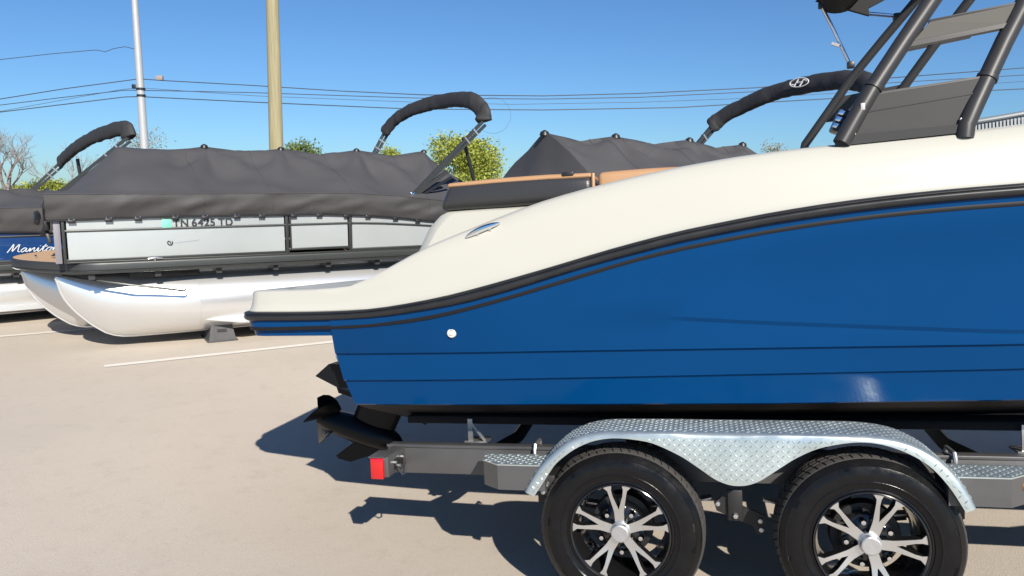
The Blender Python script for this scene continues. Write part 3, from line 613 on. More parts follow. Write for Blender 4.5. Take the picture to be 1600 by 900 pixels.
# wheels ----------------------------------------------------------
TR, TW = .335, .205
def make_wheel(name='wheel'):
    wroot = bpy.data.objects.new(name, None); C.objects.link(wroot); wroot.empty_display_size = .1
    # tyre side walls (local: wheel axis along y, outer face at y = 0)
    prof = [(.196, .020), (.199, .008), (.207, .004), (.214, .006), (.216, .003), (.224, .001), (.236, -.003), (.238, -.0055), (.241, -.0055), (.243, -.004), (.262, -.006), (.282, -.004), (.297, .002), (.300, .001), (.303, .004), (.314, .012), (.322, .021)]
    sw = MB().lathe(prof, (0, 0, 0), 96).lathe([(r, TW - d) for r, d in prof], (0, 0, 0), 96)
    ty = sw.build('tyre', TYRE, wroot, 40)
    # tread: ribs and blocks as real relief
    tp = []
    for d, r, blk in ((.021, .322, 0), (.026, .3262, 1), (.036, .3310, 1), (.0375, .3315, 1), (.056, .3335, 1), (.0565, .326, 0), (.064, .326, 0), (.0645, .3345, 2), (.084, .335, 2), (.0845, .327, 0), (.092, .327, 0), (.0925, .335, 2), (.1125, .335, 2), (.113, .327, 0), (.1205, .327, 0), (.121, .335, 2), (.1405, .3345, 2), (.141, .326, 0), (.1485, .326, 0), (.149, .3335, 1), (.1675, .3315, 1), (.169, .331, 1), (.179, .3262, 1), (.184, .322, 0)):
        tp.append((d, r, blk))
    NB = 62; rings = []
    for k in range(NB * 4):
        a = 2 * math.pi * (k // 4 + (0, .78, .80, .98)[k % 4]) / NB; ring_ = []
        for d, r, blk in tp:
            sh = (a + (d - .1) * (3.2 if d < .1 else -3.2) * .35) if blk else a
            dr_ = -.0055 if (blk == 1 and k % 4 >= 2) else (-.004 if (blk == 2 and k % 4 >= 2) else 0)
            ring_.append(((r + dr_) * math.cos(sh), d, (r + dr_) * math.sin(sh)))
        rings.append(ring_)
    MB().grid(rings, closed_v=True).build('tread', TREAD, wroot, 25)
    # short raised ticks moulded in the side wall
    tk = MB()
    for a in (12, 58, 74, 103, 150, 197, 240, 285, 330):
        for q in range(3 if a % 2 else 6):
            b_ = R(a + q * 1.1); tk.bar((.287 * math.cos(b_), -.0035, .287 * math.sin(b_)), (.300 * math.cos(b_), .0015, .300 * math.sin(b_)), .0018, .003, up=(0, 1, 0))
    tk.build('sidewall_ticks', TYRE, ty, 30, kind='stuff')
    # rim barrel
    MB().lathe([(.202, .006), (.2015, -.001), (.198, -.003), (.194, .0), (.191, .012), (.186, .03), (.178, .06), (.172, .12), (.176, .19), (.196, .20)], (0, 0, 0), 72).build('rim_barrel', RIM_BLACK, wroot, 40)
    MB().lathe([(.0, .052), (.05, .052), (.09, .058), (.098, .066), (.098, .10), (.0, .10)], (0, 0, 0), 40).build('rim_centre', RIM_BLACK, wroot, 40)
    MB().lathe([(.0, .11), (.125, .11), (.128, .115), (.128, .165), (.0, .165)], (0, 0, 0), 40).build('brake_drum', TRAILER_BLACK, wroot, 40)
    half_o = [(.017, .030), (.019, .078), (.022, .100), (.033, .150), (.0375, .170), (.0565, .186)]
    half_i = [(.022, .1955), (.0245, .176), (.020, .152), (.009, .117), (.0, .110)]
    top = half_o + half_i
    outl = top + [(-x, y) for x, y in top[-2::-1]]
    def spoke_pt(x, y, z):
        r = math.hypot(x, y); return (x, z + .040 * (1 - sstep(.06, .19, r)) * .35 , y)
    for k in range(5):
        m_ = Matrix.Rotation(R(-72 * k), 4, 'Y'); n = len(outl); bv = 0.86
        # left and right halves as fans of quads so that the V stays open
        pairs_o = [(.018, .030), (.0195, .078), (.0215, .09), (.0235, .100), (.0290, .125), (.0345, .150), (.0395, .170), (.0590, .187)]
        pairs_i = [(.0, .030), (.0, .078), (.0, .09), (.003, .100), (.0115, .125), (.0200, .150), (.0240, .174), (.0205, .1965)]
        fr = MB(); fs = MB()
        for sg in (1, -1):
            o_ = [Vector(spoke_pt(sg * x, y, .006)) for x, y in pairs_o]; i_ = [Vector(spoke_pt(sg * x, y, .006)) for x, y in pairs_i]
            fr.grid([[m_ @ p for p in o_], [m_ @ p for p in i_]])
            fr.grid([[m_ @ p for p in o_], [m_ @ (p + Vector((sg * .001, .003, 0))) for p in o_]])
            fs.grid([[m_ @ (p + Vector((sg * .001, .003, 0))) for p in o_], [m_ @ (p + Vector((sg * .004, .034, 0))) for p in o_]])
            fs.grid([[m_ @ p for p in i_[3:]], [m_ @ (p + Vector((-sg * .003, .034, 0))) for p in i_[3:]]])
        sp_ = fr.build('spoke', RIM_FACE, wroot, 30); fs.build('spoke_flank', RIM_BLACK, sp_, 30)
        a = R(90 + 36 + 72 * k); c = (.083 * math.cos(a), .083 * math.sin(a))
        MB().lathe([(0, .012), (.009, .013), (.0115, .018), (.013, .03), (.013, .055)], (c[0], 0, c[1]), 6).build('lug_nut', CHROME, wroot, 30)
    MB().lathe([(0, -.008), (.031, -.008), (.035, -.006), (.037, 0), (.037, .016), (.041, .02), (.041, .055)], (0, 0, 0), 32).build('hub_cap', mat('satin_cap', (.55, .55, .55), .42, .8, .15, 60), wroot, 14)
    return wroot
proto = make_wheel()
def copy_tree(o, parent):
    c = o.copy(); C.objects.link(c); c.parent = parent
    for ch in [x for x in o.children]: copy_tree(ch, c)
    return c
AX2 = .9275
spots = [(0., 0., 0, 20 - 90), (AX2, 0., 0, -3 - 90), (0., 2 * VC, 1, 5), (AX2, 2 * VC, 1, 33)]
wheels = [proto] + [copy_tree(proto, None) for _ in spots[1:]]
for wo, (u, v, flip, ang) in zip(wheels, spots):
    wo.parent = trl
    m_ = Matrix.Translation((u, v, TR)) @ (Matrix.Rotation(math.pi, 4, 'Z') if flip else Matrix.Identity(4)) @ Matrix.Rotation(-R(ang), 4, 'Y')
    wo.matrix_local = m_
# axles, springs, hangers
for u in (0., AX2):
    MB().tube([(u, .165, TR), (u, VC, TR), (u, 2 * VC - .165, TR)], .038, 14).build('axle', TRAILER_BLACK, trl)
for side in (1, -1):
    F = (lambda v: v) if side > 0 else (lambda v: 2 * VC - v)
    bx = lambda u0, u1, v0, v1, w0, w1, b=.004: MB().box((u0, min(F(v0), F(v1)), w0), (u1, max(F(v0), F(v1)), w1), b)
    for uc in (0., AX2):
        for k, (hl, dw) in enumerate(((.36, 0), (.27, -.009), (.18, -.018))):
            pts = [(uc + hl * s / 6, F(.275), .405 + dw - .05 * (1 - (hl * s / 6 / .36) ** 2)) for s in range(-6, 7)]
            rows = [[(p[0], F(.25 + dv_), p[2] + dz) for p in pts] for dv_, dz in ((0, 0), (.05, 0), (.05, .007), (0, .007))]
            MB().grid(rows, closed_v=True).build('leaf_spring', STEEL if k == 0 else TRAILER_BLACK, trl, 30)
    hg = bx(.425, .485, .225, .237, .325, .455, .004).build('equaliser_hanger', TRAILER_BLACK, trl)
    MB().lathe([(0, -.014), (.010, -.013), (.013, -.006), (.013, .01)], (.455, F(.224), .348), 6).build('bolt', STEEL, hg)
    eq = MB().prism([(.37, .395), (.40, .42), (.44, .405), (.5, .375), (.54, .36), (.575, .345), (.57, .275), (.545, .262), (.525, .30), (.46, .325), (.38, .36)], lambda x, y, z: (x, F(z), y), .242, .256).build('equaliser', TRAILER_BLACK, trl, 20)
    for u, w in ((.385, .39), (.553, .325), (.556, .288)): MB().lathe([(0, -.012), (.009, -.011), (.011, -.004), (.011, .01)], (u, F(.243), w), 10).build('bolt', STEEL, eq)
    for u in (-.37, 1.295): bx(u - .02, u + .02, .25, .31, .36, .455).build('spring_hanger', TRAILER_BLACK, trl)

# ------------------------------------------------------------------ pontoon boats
SCRIPT = {  # strokes of a brush-script word, in letter units
 'M': [[(0, 0), (.18, .55), (.30, .98), (.34, .6), (.36, .12), (.62, .7), (.78, .95), (.78, .5), (.82, .1), (.98, .06)]],
 'a': [[(.42, .42), (.28, .5), (.08, .3), (.06, .1), (.2, .02), (.38, .25), (.46, .46), (.42, .15), (.5, .03), (.64, .14)]],
 'n': [[(.0, .14), (.12, .46), (.12, .05), (.3, .36), (.46, .46), (.44, .14), (.52, .03), (.66, .14)]],
 'i': [[(.0, .14), (.14, .46), (.12, .1), (.2, .02), (.34, .14)], [(.2, .66), (.23, .7)]],
 't': [[(.0, .14), (.2, .5), (.34, .86), (.2, .3), (.22, .04), (.32, .02), (.46, .14)], [(.08, .56), (.5, .62)]],
 'o': [[(.36, .44), (.2, .46), (.06, .24), (.1, .04), (.3, .06), (.42, .3), (.36, .46), (.56, .38)]],
 'u': [[(.0, .14), (.14, .46), (.1, .12), (.2, .02), (.4, .28), (.48, .46), (.42, .12), (.52, .02), (.68, .14)]]}
def pontoon_boat(origin, ang, label, P):
    rz = math.pi / 2 - R(ang)
    root = empty('pontoon_boat', Matrix.Translation(origin) @ Matrix.Rotation(rz, 4, 'Z'))
    tag(root, label, 'pontoon boat', 'pontoon boats parked in the bays')
    LEN, BW = P.get('len', 6.4), 2.5; dz = P.get('dz', 0.); tr = P.get('tube_r', .352); tzc = .12 + tr
    deck_b, deck_t = .862 + dz, .982 + dz
    # deck plate with rounded bow
    def outline(ins):
        o = [(LEN - ins, ins), (2.5, ins), (.35, ins)]
        for k in range(1, 15):
            b = ins + (1.25 - ins) * (k / 14) ** 1.5; t = (1.25 - b) / (1.25 - ins); o.append((.14 - (.68 - ins) * (1 - t ** 1.9), b))
        return o + [(a, BW - b) for a, b in o[-2::-1]]
    def deck_ring(ins, z): return [(a, b, z) for a, b in outline(ins)]
    prof = [(.03, deck_b), (.004, deck_b + .006), (0, deck_b + .022), (.012, deck_b + .03), (.012, deck_b + .036), (0, deck_b + .042), (0, deck_t - .02), (.004, deck_t - .006), (.016, deck_t)]
    MB().grid([deck_ring(i, z) for i, z in prof], closed_u=True).build('deck_rub_rail', FRAME_DARK, root, 50)
    r0 = deck_ring(.014, deck_t - .002); r1 = deck_ring(.03, deck_b + .004); n = len(r0)
    MB().add(r0, [tuple(range(n))]).build('deck', DECK_TAN, root, 0)
    MB().add(r1, [tuple(range(n))]).build('deck_underside', FRAME_DARK, root, 0)
    # pontoon tubes
    def tube_sec(bc, a, sh=0.):
        zb = interp([(-.125, .80), (-.112, .76), (-.10, .70), (-.077, .608), (-.025, .515), (.045, .42), (.173, .285), (.294, .19), (.366, .155), (.46, .132), (.6, .122), (1.0, .12)], a)
        zt = tzc + tr; zb = .12 + (zb - .12) * (zt - .12) / .70
        hw = tr * min(1, max(.012, 1 - (1 - min(1, (a + .13) / 1.45)) ** 1.6)); zc = (zb + zt) / 2; hh = (zt - zb) / 2; ex = .42 + .58 * sstep(.1, 1.3, a)
        out = []
        for k in range(28):
            t = 2 * math.pi * k / 28; s, c = math.sin(t), math.cos(t)
            pinch = 1 - (1 - ex) * max(0, -s) ** 1.5
            out.append((a + sh, bc + hw * c * pinch, zc + hh * s))
        return out
    st_a = [-.125, -.118, -.11, -.10, -.085, -.06, -.025, .01, .05, .1, .16, .22, .3, .38, .46, .6, .75, .9, 1.05, 1.2, 1.25, 2, 3, 4, 5, LEN - .5]
    for bc, sh in ((.42, 0), (BW / 2, -.33), (BW - .42, 0)):
        secs = [tube_sec(bc, a, sh if a < 4 else 0) for a in st_a]
        q = MB().grid(secs, closed_u=True); q.add(secs[0], [tuple(range(28))]); q.add(secs[-1], [tuple(range(28))])
        tb_ = q.build('pontoon_tube', ALU, root, 40)
        kl = [(a + sh, bc, min(p[2] for p in tube_sec(bc, a)) - .003) for a in st_a if a < 2.1]
        MB().tube(kl + [(LEN - .5, bc, .117)], .011, 6).build('keel_strip', ALU, tb_)
        MB().bar((1.24, bc, tzc), (1.25, bc, tzc), .001, .001).build('weld', ALU, tb_) if False else None
        wl_ = [(1.226 + .004 * math.cos(0), bc + (tr + .001) * math.cos(t), tzc + (tr + .001) * math.sin(t)) for t in [2 * math.pi * k / 36 for k in range(37)]]
        MB().tube(wl_, .004, 5, cap=False).build('weld_seam', ALU, tb_)
        for s in (-1, 1):
            MB().prism([(1.25, 0), (LEN - .6, 0), (LEN - .6, .10), (1.65, .10)], lambda x, y, z, s=s: (x, bc + s * (tr * .80 + y), z - y * .55), tzc - tr * .55, tzc - tr * .55 + .012).build('lifting_strake', ALU, tb_, 20)
            MB().box((1.15, bc + s * .10 - .006, tzc + tr - .03), (LEN - .6, bc + s * .10 + .006, deck_b - .002)).build('deck_riser', ALU, tb_)
    # splash rod on the near tube and dark box under the deck
    MB().tube([(-.05, .34, deck_b - .03), (.1, .18, deck_b - .05), (.55, .015, deck_b - .13), (1.05, -.01, deck_b - .225), (1.08, .0, deck_b - .215)], .013, 8).build('splash_rod', FRAME_DARK, root)
    MB().box((.55, .16, deck_b - .075), (1.25, .30, deck_b - .002), .008).build('underdeck_box', BLACK_PLASTIC, root)
    for a in [.2 + .62 * k for k in range(10)]:
        if a < LEN - .3: MB().box((a - .03, .06, deck_b - .06), (a + .03, BW - .06, deck_b - .003)).build('crossbeam', FRAME_DARK, root)
    # fence: panels, rails, posts on both sides
    fb, ft = 1.010 + dz, 1.655 + dz
    PNL = P['panel']
    def hem(a): return interp([(-.2, 1.41), (.8, 1.43), (2.6, 1.432), (3.2, 1.405), (3.6, 1.37), (4.0, 1.325), (4.5, 1.28), (6.5, 1.25)], a) + dz + P.get('hem', 0)
    def mid(a): return interp([(-.2, 1.308), (2.9, 1.325), (3.3, 1.315), (3.7, 1.29), (4.1, 1.26), (4.6, 1.22), (6.5, 1.19)], a) + dz
    def top(a): return interp([(-.2, 1.655), (3.0, 1.66), (3.6, 1.62), (4.2, 1.56), (6.5, 1.53)], a) + dz
    for side in (0, 1):
        F = (lambda b: b) if side == 0 else (lambda b: BW - b)
        posts = P.get('posts', [-.02, 2.20, 2.955, LEN - .9])
        for a0, a1 in zip(posts, posts[1:]):
            fbk = fb + (.028 if a0 == 2.20 else 0)
            cols = [a0 + .03 + (a1 - a0 - .06) * k / 12 for k in range(13)]
            for lo, hi, nm in ((lambda a: fbk + .012, lambda a: mid(a) - .008, 'fence_panel'), (lambda a: mid(a) + .008, lambda a: top(a), 'upper_fence_panel')):
                rows = [[(a, F(.052), lo(a)) for a in cols], [(a, F(.046 if k_ % 2 else .052), lo(a) + (hi(a) - lo(a)) * .5) for k_, a in enumerate([c for c in cols])] if False else [(a, F(.049), lo(a) + (hi(a) - lo(a)) * .5) for a in cols], [(a, F(.052), hi(a)) for a in cols]]
                pn = MB().grid(rows).grid([[(p[0], F(.066), p[2]) for p in rows[0]], [(p[0], F(.066), p[2]) for p in rows[2]]]).build(nm, PNL, root, 60)
            MB().tube([(a, F(.048), mid(a)) for a in [a0 + (a1 - a0) * k / 12 for k in range(13)]], .0125, 8).build('fence_rail', FRAME_DARK, root)
            MB().box((a0, min(F(.036), F(.074)), fbk - .014), (a1, max(F(.036), F(.074)), fbk + .013), .004).build('fence_rail', FRAME_DARK, root)
            MB().tube([(a, F(.055), top(a)) for a in [a0 + (a1 - a0) * k / 12 for k in range(13)]], .016, 8).build('top_rail', FRAME_DARK, root)
        for a0 in posts:
            ww = .018 if a0 > 0 else .014
            MB().box((a0 - ww, min(F(.032), F(.078)), deck_t - .002), (a0 + ww, max(F(.032), F(.078)), top(a0)), .004).build('fence_post', FRAME_DARK, root)
            if a0 == 2.20: MB().box((a0 + .03, min(F(.036), F(.07)), fb + .02), (a0 + .05, max(F(.036), F(.07)), top(a0)), .003).build('gate_frame', FRAME_DARK, root)
        MB().box((-.02, min(F(.0325), F(.08)), deck_t), (LEN - .9, max(F(.0325), F(.08)), fb - .016), .003).build('base_rail', FRAME_DARK, root)
    # bow fence
    for b0, b1 in ((.08, .75), (.75, 1.75), (1.75, BW - .08)):
        MB().box((-.10, b0 + .03, fb + .01), (-.085, b1 - .03, ft), .003).build('fence_panel', mat('lavender_grey_panel', (.40, .38, .44), .35, .4, .05, 2) if P.get('main') else PNL, root)
        MB().box((-.105, b0, deck_t), (-.075, b0 + .03, ft), .004).build('fence_post', FRAME_DARK, root)
        MB().tube([(-.10, b0, mid(0)), (-.10, b1, mid(0))], .012, 8).build('fence_rail', FRAME_GREY, root)
        MB().tube([(-.092, b0, ft), (-.092, b1, ft)], .016, 8).build('top_rail', FRAME_DARK, root)
    MB().box((-.105, .055, deck_t), (-.045, .085, ft), .004).build('fence_post', FRAME_GREY, root)
    for a, b in ((-.30, 1.0), (.80, .018)):
        q = MB(); q.tube([(a - .07 if b < .1 else a, b if b < .1 else b - .07, deck_t + .016), (a, b, deck_t + .022), (a + .07 if b < .1 else a, b if b < .1 else b + .07, deck_t + .016)], [.006, .012, .006], 8)
        q.tube([(a, b, deck_t - .004), (a, b, deck_t + .02)], .014, 8); q.build('mooring_cleat', CHROME, root)
    # canvas cover
    peaks = P['peaks']; a_front, a_back = -.16, P.get('aback', LEN - .75)
    def ridge(a):
        z0, z1 = ft + .02, top(a_back) + .02; af = P.get('af', a_front)
        if a <= af: return z0
        a0, zz0 = peaks[0]; lead = P.get('lead', .9)
        if a <= a0 - lead: return z0 + (P.get('leadz', 2.20) - z0) * (a - af) / (a0 - lead - af)
        if a <= a0: t = (a - (a0 - lead)) / lead; return P.get('leadz', 2.20) + (zz0 - P.get('leadz', 2.20)) * t ** 2.2 - .02 * math.sin(math.pi * t)
        for (p, zp), (q, zq) in zip(peaks, peaks[1:]):
            if a <= q:
                t = (a - p) / (q - p); cusp = 1 - (2 * abs(t - .5)) ** .75
                return zp + (zq - zp) * t - P.get('sag', .075) * cusp ** .8
        p, zp = peaks[-1]; t = (a - p) / (a_back - p); return zp + (z1 - zp) * (t ** .82)
    ta_ = sorted(set([round(a_front + (a_back - a_front) * i / 110, 4) for i in range(111)] + [p for p, z in peaks]))
    cross = [-1, -.94, -.88, -.8, -.7, -.6, -.5, -.4, -.3, -.22, -.14, -.07, 0, .07, .14, .22, .3, .4, .5, .6, .7, .8, .88, .94, 1]
    def cover_pt(a, s):
        hb = (BW / 2 + .048); z0 = top(a) + .024; rz_ = max(ridge(a), z0 + .01)
        near_pk = max(math.exp(-((a - p) / .28) ** 2) for p, z in peaks)
        ex = 1.0 + .30 * near_pk
        z = z0 + (rz_ - z0) * (1 - abs(s)) ** ex
        z += .03 * math.sin(math.pi * abs(s)) * (rz_ - z0) * (1 - 2.2 * near_pk)
        nn_ = noise.noise(Vector((a * 1.7 + P['seed'], s * 2.2, 3.1))); n2 = noise.noise(Vector((a * 5 + P['seed'], s * 3.5 + a, 8.7)))
        damp = min(1, (1 - abs(s)) * 4) * min(1, abs(s) * 6 + .2)
        z += (.070 * nn_ + .026 * n2) * damp
        # tension folds fanning out from the poles
        for p, zp in peaks:
            d = a - p; r_ = math.hypot(d, s * hb); th = math.atan2(d, abs(s) * hb + 1e-6)
            z += .042 * math.cos(th * 7 + P['seed']) * math.exp(-((r_ - .42) / .34) ** 2) * damp
        return Vector((a, BW / 2 + s * hb, z))
    rows = []
    for a in ta_:
        row = []
        for sd__ in (-1,):
            pass
        def skirt(sgn):
            out = []; zt = top(a) + .024; zh = hem(a)
            for k in range(9):
                f = k / 8; z = zt + (zh - zt) * f
                wr = .020 * math.sin(a * 11 + 2.5 * noise.noise(Vector((a * 2, P['seed'], 0))) + f * 2.2) * f * (1 - f) * 1.6 + .030 * noise.noise(Vector((a * 3.1 + f * 1.7, f * 2.0, P['seed']))) * math.sin(math.pi * min(1, f * 1.05)) + .040 * abs(noise.noise(Vector((a * 8 + f * 3.5, f * 1.2 - a * 2.0, P['seed'] + 4)))) * math.sin(math.pi * f)
                z += .012 * noise.noise(Vector((a * 2.6, f, 5 + P['seed']))) * (f > .6)
                out.append(Vector((a, BW / 2 + sgn * (BW / 2 + .050 - .090 * f + .012 * math.sin(math.pi * f) + wr + .004), z)))
            return out
        row = skirt(-1)[::-1] + [cover_pt(a, s) for s in cross] + skirt(1)
        rows.append(row)
    cv = MB().grid(rows)
    fr_, bk_ = rows[0], rows[-1]
    for rr_, dx in ((fr_, -.01), (bk_, .01)):
        zt = [p.z for p in rr_]; low = [Vector((p.x + dx, p.y, min(p.z, hem(p.x)))) for p in rr_]
        mid_ = [Vector((p.x + dx * 2.5 + .012 * noise.noise(Vector((p.y * 4, P['seed'], 1))), p.y, (p.z + min(p.z, hem(p.x))) / 2)) for p in rr_]
        cv.grid([rr_, mid_, low])
    cvo = cv.build('mooring_cover', COVER, root, 70)
    for sgn in (-1, 1):
        MB().tube([(a, BW / 2 + sgn * (BW / 2 + .054), top(a) + .026) for a in ta_[::2]], .006, 5).build('seam', COVER, cvo)
    for a in [p + .5 for p, z in peaks] + [peaks[0][0] - .25]:
        k_ = min(range(len(ta_)), key=lambda i: abs(ta_[i] - a)); MB().tube([p + Vector((0, 0, .001)) for p in rows[k_]], .0045, 5).build('seam', COVER, cvo)
    # hem band, tabs, pole caps
    for sgn in (-1, 1):
        MB().tube([(a, BW / 2 + sgn * (BW / 2 - .024), hem(a) + .004) for a in ta_[::2]], .010, 6).build('hem_band', BLACK_PLASTIC, cvo)
        if sgn < 0 and not P.get('plain'):
            a = .06; k = 0
            while a < 4.6:
                MB().box((a - .035, .012, hem(a) - .028), (a + .035, .022, hem(a) + .006), .004).build('cover_tab', BLACK_PLASTIC, cvo)
                for s in (-.022, .022): MB().lathe([(0, -.004), (.006, -.003), (.007, 0), (.007, .004)], (a + s, .010, hem(a) + .014), 8).build('snap', CHROME, cvo)
                a += (.33, .27, .36, .30)[k % 4]; k += 1
    for p, z in peaks:
        MB().lathe([(0, -.0), (.001, 0)], (0, 0, 0), 3) if False else None
        q = MB(); rings = [[(p + r_ * math.cos(2 * math.pi * k / 14), BW / 2 + r_ * math.sin(2 * math.pi * k / 14), z + h_) for k in range(14)] for r_, h_ in ((.048, -.026), (.040, .0), (.036, .008), (.022, .013), (.013, .021), (.001, .023))]
        q.grid(rings, closed_u=True).build('pole_cap', BLACK_PLASTIC, cvo, 40)
    # bimini top folded in its boot
    B = P['boot']; pts = [Vector(p) for p in B['path']]
    fine = []
    for i in range(len(pts) - 1):
        p0, p1, p2, p3 = pts[max(i - 1, 0)], pts[i], pts[i + 1], pts[min(i + 2, len(pts) - 1)]
        for k in range(14):
            t = k / 14; fine.append(.5 * ((2 * p1) + (-p0 + p2) * t + (2 * p0 - 5 * p1 + 4 * p2 - p3) * t * t + (-p0 + 3 * p1 - 3 * p2 + p3) * t ** 3))
    fine.append(pts[-1]); L_ = len(fine) - 1
    rad = [B['r'] * (.80 + .20 * min(1, min(i, L_ - i) / 3)) * (1 + .06 * noise.noise(Vector((i * .45, P['seed'], 0)))) for i in range(L_ + 1)]
    bt_ = MB().tube(fine, rad, 26, flat=.52, up=B.get('up', (.30, 0, .95)))
    for i, v in enumerate(bt_.v):
        d1 = noise.noise(Vector((v[0] * 3, v[1] * 3, v[2] * 3 + P['seed']))); d2 = noise.noise(Vector((v[0] * 4 + v[2] * 5, v[1] * 13, v[2] * 3 + P['seed'])))
        bt_.v[i] = tuple(Vector(v) + Vector((-.9, -.2, .5)) * (.012 * d1 + .014 * d2))
    bo = bt_.build('bimini_boot', BOOT, root, 70)
    for side in (0, 1):
        b = .085 if side == 0 else BW - .085; end = fine[2] if side == 0 else fine[-3]; piv = Vector((B['pivot'][0], b, B['pivot'][1])); d = (end - piv)
        ud = d.normalized(); nrm = Vector((ud.z, 0, -ud.x))
        MB().bar(piv, end, .034, .04).build('bimini_leg', FRAME_DARK, root)
        MB().bar(piv + nrm * .02, end + nrm * .06 - ud * .02, .034, .034).build('bimini_leg', FRAME_DARK, root)
        for f in (.74, .86): MB().bar(piv + d * f - nrm * .025, piv + d * f + nrm * .075, .042, .022).build('leg_clamp', STEEL if f > .8 else FRAME_GREY, root)
        MB().box(tuple(piv - Vector((.03, .02, .05))), tuple(piv + Vector((.03, .02, .03))), .006).build('bimini_mount', CHROME, root)
        e2 = piv + Vector((.50, .02 if side == 0 else -.02, .30)); MB().bar(piv + Vector((.02, 0, -.01)), e2, .04, .045).build('folded_strut', BOOT, root)
        MB().bar(piv + Vector((.05, 0, -.05)), e2 + Vector((.06, 0, -.07)), .024, .03).build('folded_strut', BLACK_PLASTIC, root)
    for s0, s1 in B.get('struts', []): MB().tube([s0, (Vector(s0) + Vector(s1)) / 2, s1], .026, 8).build('bimini_strut', BLACK_PLASTIC, root)
    # gear strapped at the bow
    for (c, s, rx) in P.get('gear', []):
        q = MB().box(tuple(-k / 2 for k in s), tuple(k / 2 for k in s), min(s) * .25).build('bow_strap', BLACK_PLASTIC, root); q.matrix_local = Matrix.Translation(c) @ Matrix.Rotation(R(rx), 4, 'X') @ Matrix.Rotation(R(rx * .7), 4, 'Y')
    return root, bo, fine
TXT = Matrix.Rotation(R(90), 4, 'X')          # letters upright on a side that faces -y
p1, _, _ = pontoon_boat(tuple(EB * 8.65), 58.9, 'silver panelled pontoon boat under grey cover, stern hidden by the blue boat', dict(
    main=True, af=.01, panel=PANEL_SILVER, seed=2.3, peaks=[(1.537, 2.262), (2.465, 2.256), (3.485, 2.266), (4.49, 2.276)], leadz=2.225, lead=.95, aback=5.6,
    boot=dict(path=[(4.84, .10, 2.62), (4.85, .16, 2.77), (4.80, .45, 2.93), (4.74, 1.2, 2.98), (4.60, 1.75, 2.93), (4.46, 2.2, 2.80), (4.34, 2.40, 2.60)], r=.112, pivot=(3.80, 1.66), struts=[((4.66, .35, 2.42), (4.86, .35, 1.72))]),
    gear=[((-.25, .72, 1.42), (.05, .20, .06), 25), ((-.25, .90, 1.45), (.05, .10, .07), -30), ((-.17, .42, 1.36), (.05, .06, .16), 12), ((-.16, .36, 1.27), (.04, .05, .20), -16), ((-.19, .52, 1.30), (.04, .05, .14), 30), ((-.16, .30, 1.36), (.06, .05, .10), 5)]))
xa = .992
for ch in 'TN 6425 TD':
    if ch == ' ': xa += .027; continue
    t_ = text_obj(ch, .112, Matrix.Translation((xa, .0435, 1.331)) @ TXT, INK, p1, 'registration_character', offset=.003)
    xs_ = [v.co.x for v in t_.data.vertices]; t_.location.x -= min(xs_); xa += max(xs_) - min(xs_) + .0075
MB().box((.885, .040, 1.322), (.978, .0455, 1.41), .002).build('registration_decal', MINT, p1)
q = MB(); q.tube([(.955 + .024 * math.cos(R(a)), .0445, 1.160 + .026 * math.sin(R(a))) for a in range(150, 410, 20)], .006, 6); q.tube([(.935, .0445, 1.178), (.955, .0445, 1.172), (.962, .0445, 1.150)], .005, 6); q.build('maker_emblem', INK, p1)
q = MB(); q.tube([(1.0 + .012 * i, .0455, 1.158 + .0012 * i + .005 * math.sin(i * 1.9)) for i in range(22)], .0035, 5); q.build('faint_script', PALE_INK, p1)

p2, _, _ = pontoon_boat((-8.335, 7.602, 0), 50, 'navy panelled pontoon boat under grey cover at left edge', dict(
    panel=PANEL_BLUE, seed=9.1, dz=-.185, tube_r=.262, posts=[-.02, 1.9, 3.7, 5.5], hem=-.055, peaks=[(1.5, 1.80), (2.55, 1.755), (3.4, 1.70), (4.5, 1.85)], leadz=1.74, lead=1.0, sag=.03, plain=True,
    boot=dict(path=[(4.10, .10, 2.43), (4.10, .18, 2.55), (4.03, .45, 2.56), (3.90, 1.1, 2.50), (3.77, 1.75, 2.37), (3.68, 2.25, 2.24), (3.62, 2.40, 2.14)], r=.112, pivot=(2.95, 1.45), struts=[((3.80, 2.0, 2.2), (3.86, 2.0, 1.5))])))
wd = MB(); x = 0; sc = .105
for ch in 'Manitou':
    for stroke in SCRIPT[ch]:
        pts = [((x + px + py * .28) * sc * 1.30, 0, py * sc) for px, py in stroke]
        fine = [pts[0]]
        for i in range(len(pts) - 1):
            a, b, c_, d_ = [Vector(pts[k]) for k in (max(i - 1, 0), i, i + 1, min(i + 2, len(pts) - 1))]
            for k in range(1, 5):
                t = k / 4; fine.append(.5 * ((2 * b) + (-a + c_) * t + (2 * a - 5 * b + 4 * c_ - d_) * t * t + (-a + 3 * b - 3 * c_ + d_) * t ** 3))
        wd.tube(fine, .0062, 6)
    x += {'M': 1.0, 'a': .62, 'n': .64, 'i': .32, 't': .44, 'o': .54, 'u': .66}[ch]
o = wd.build('brand_script', SILVER_INK, p2); o.location = (2.60, .043, .935)

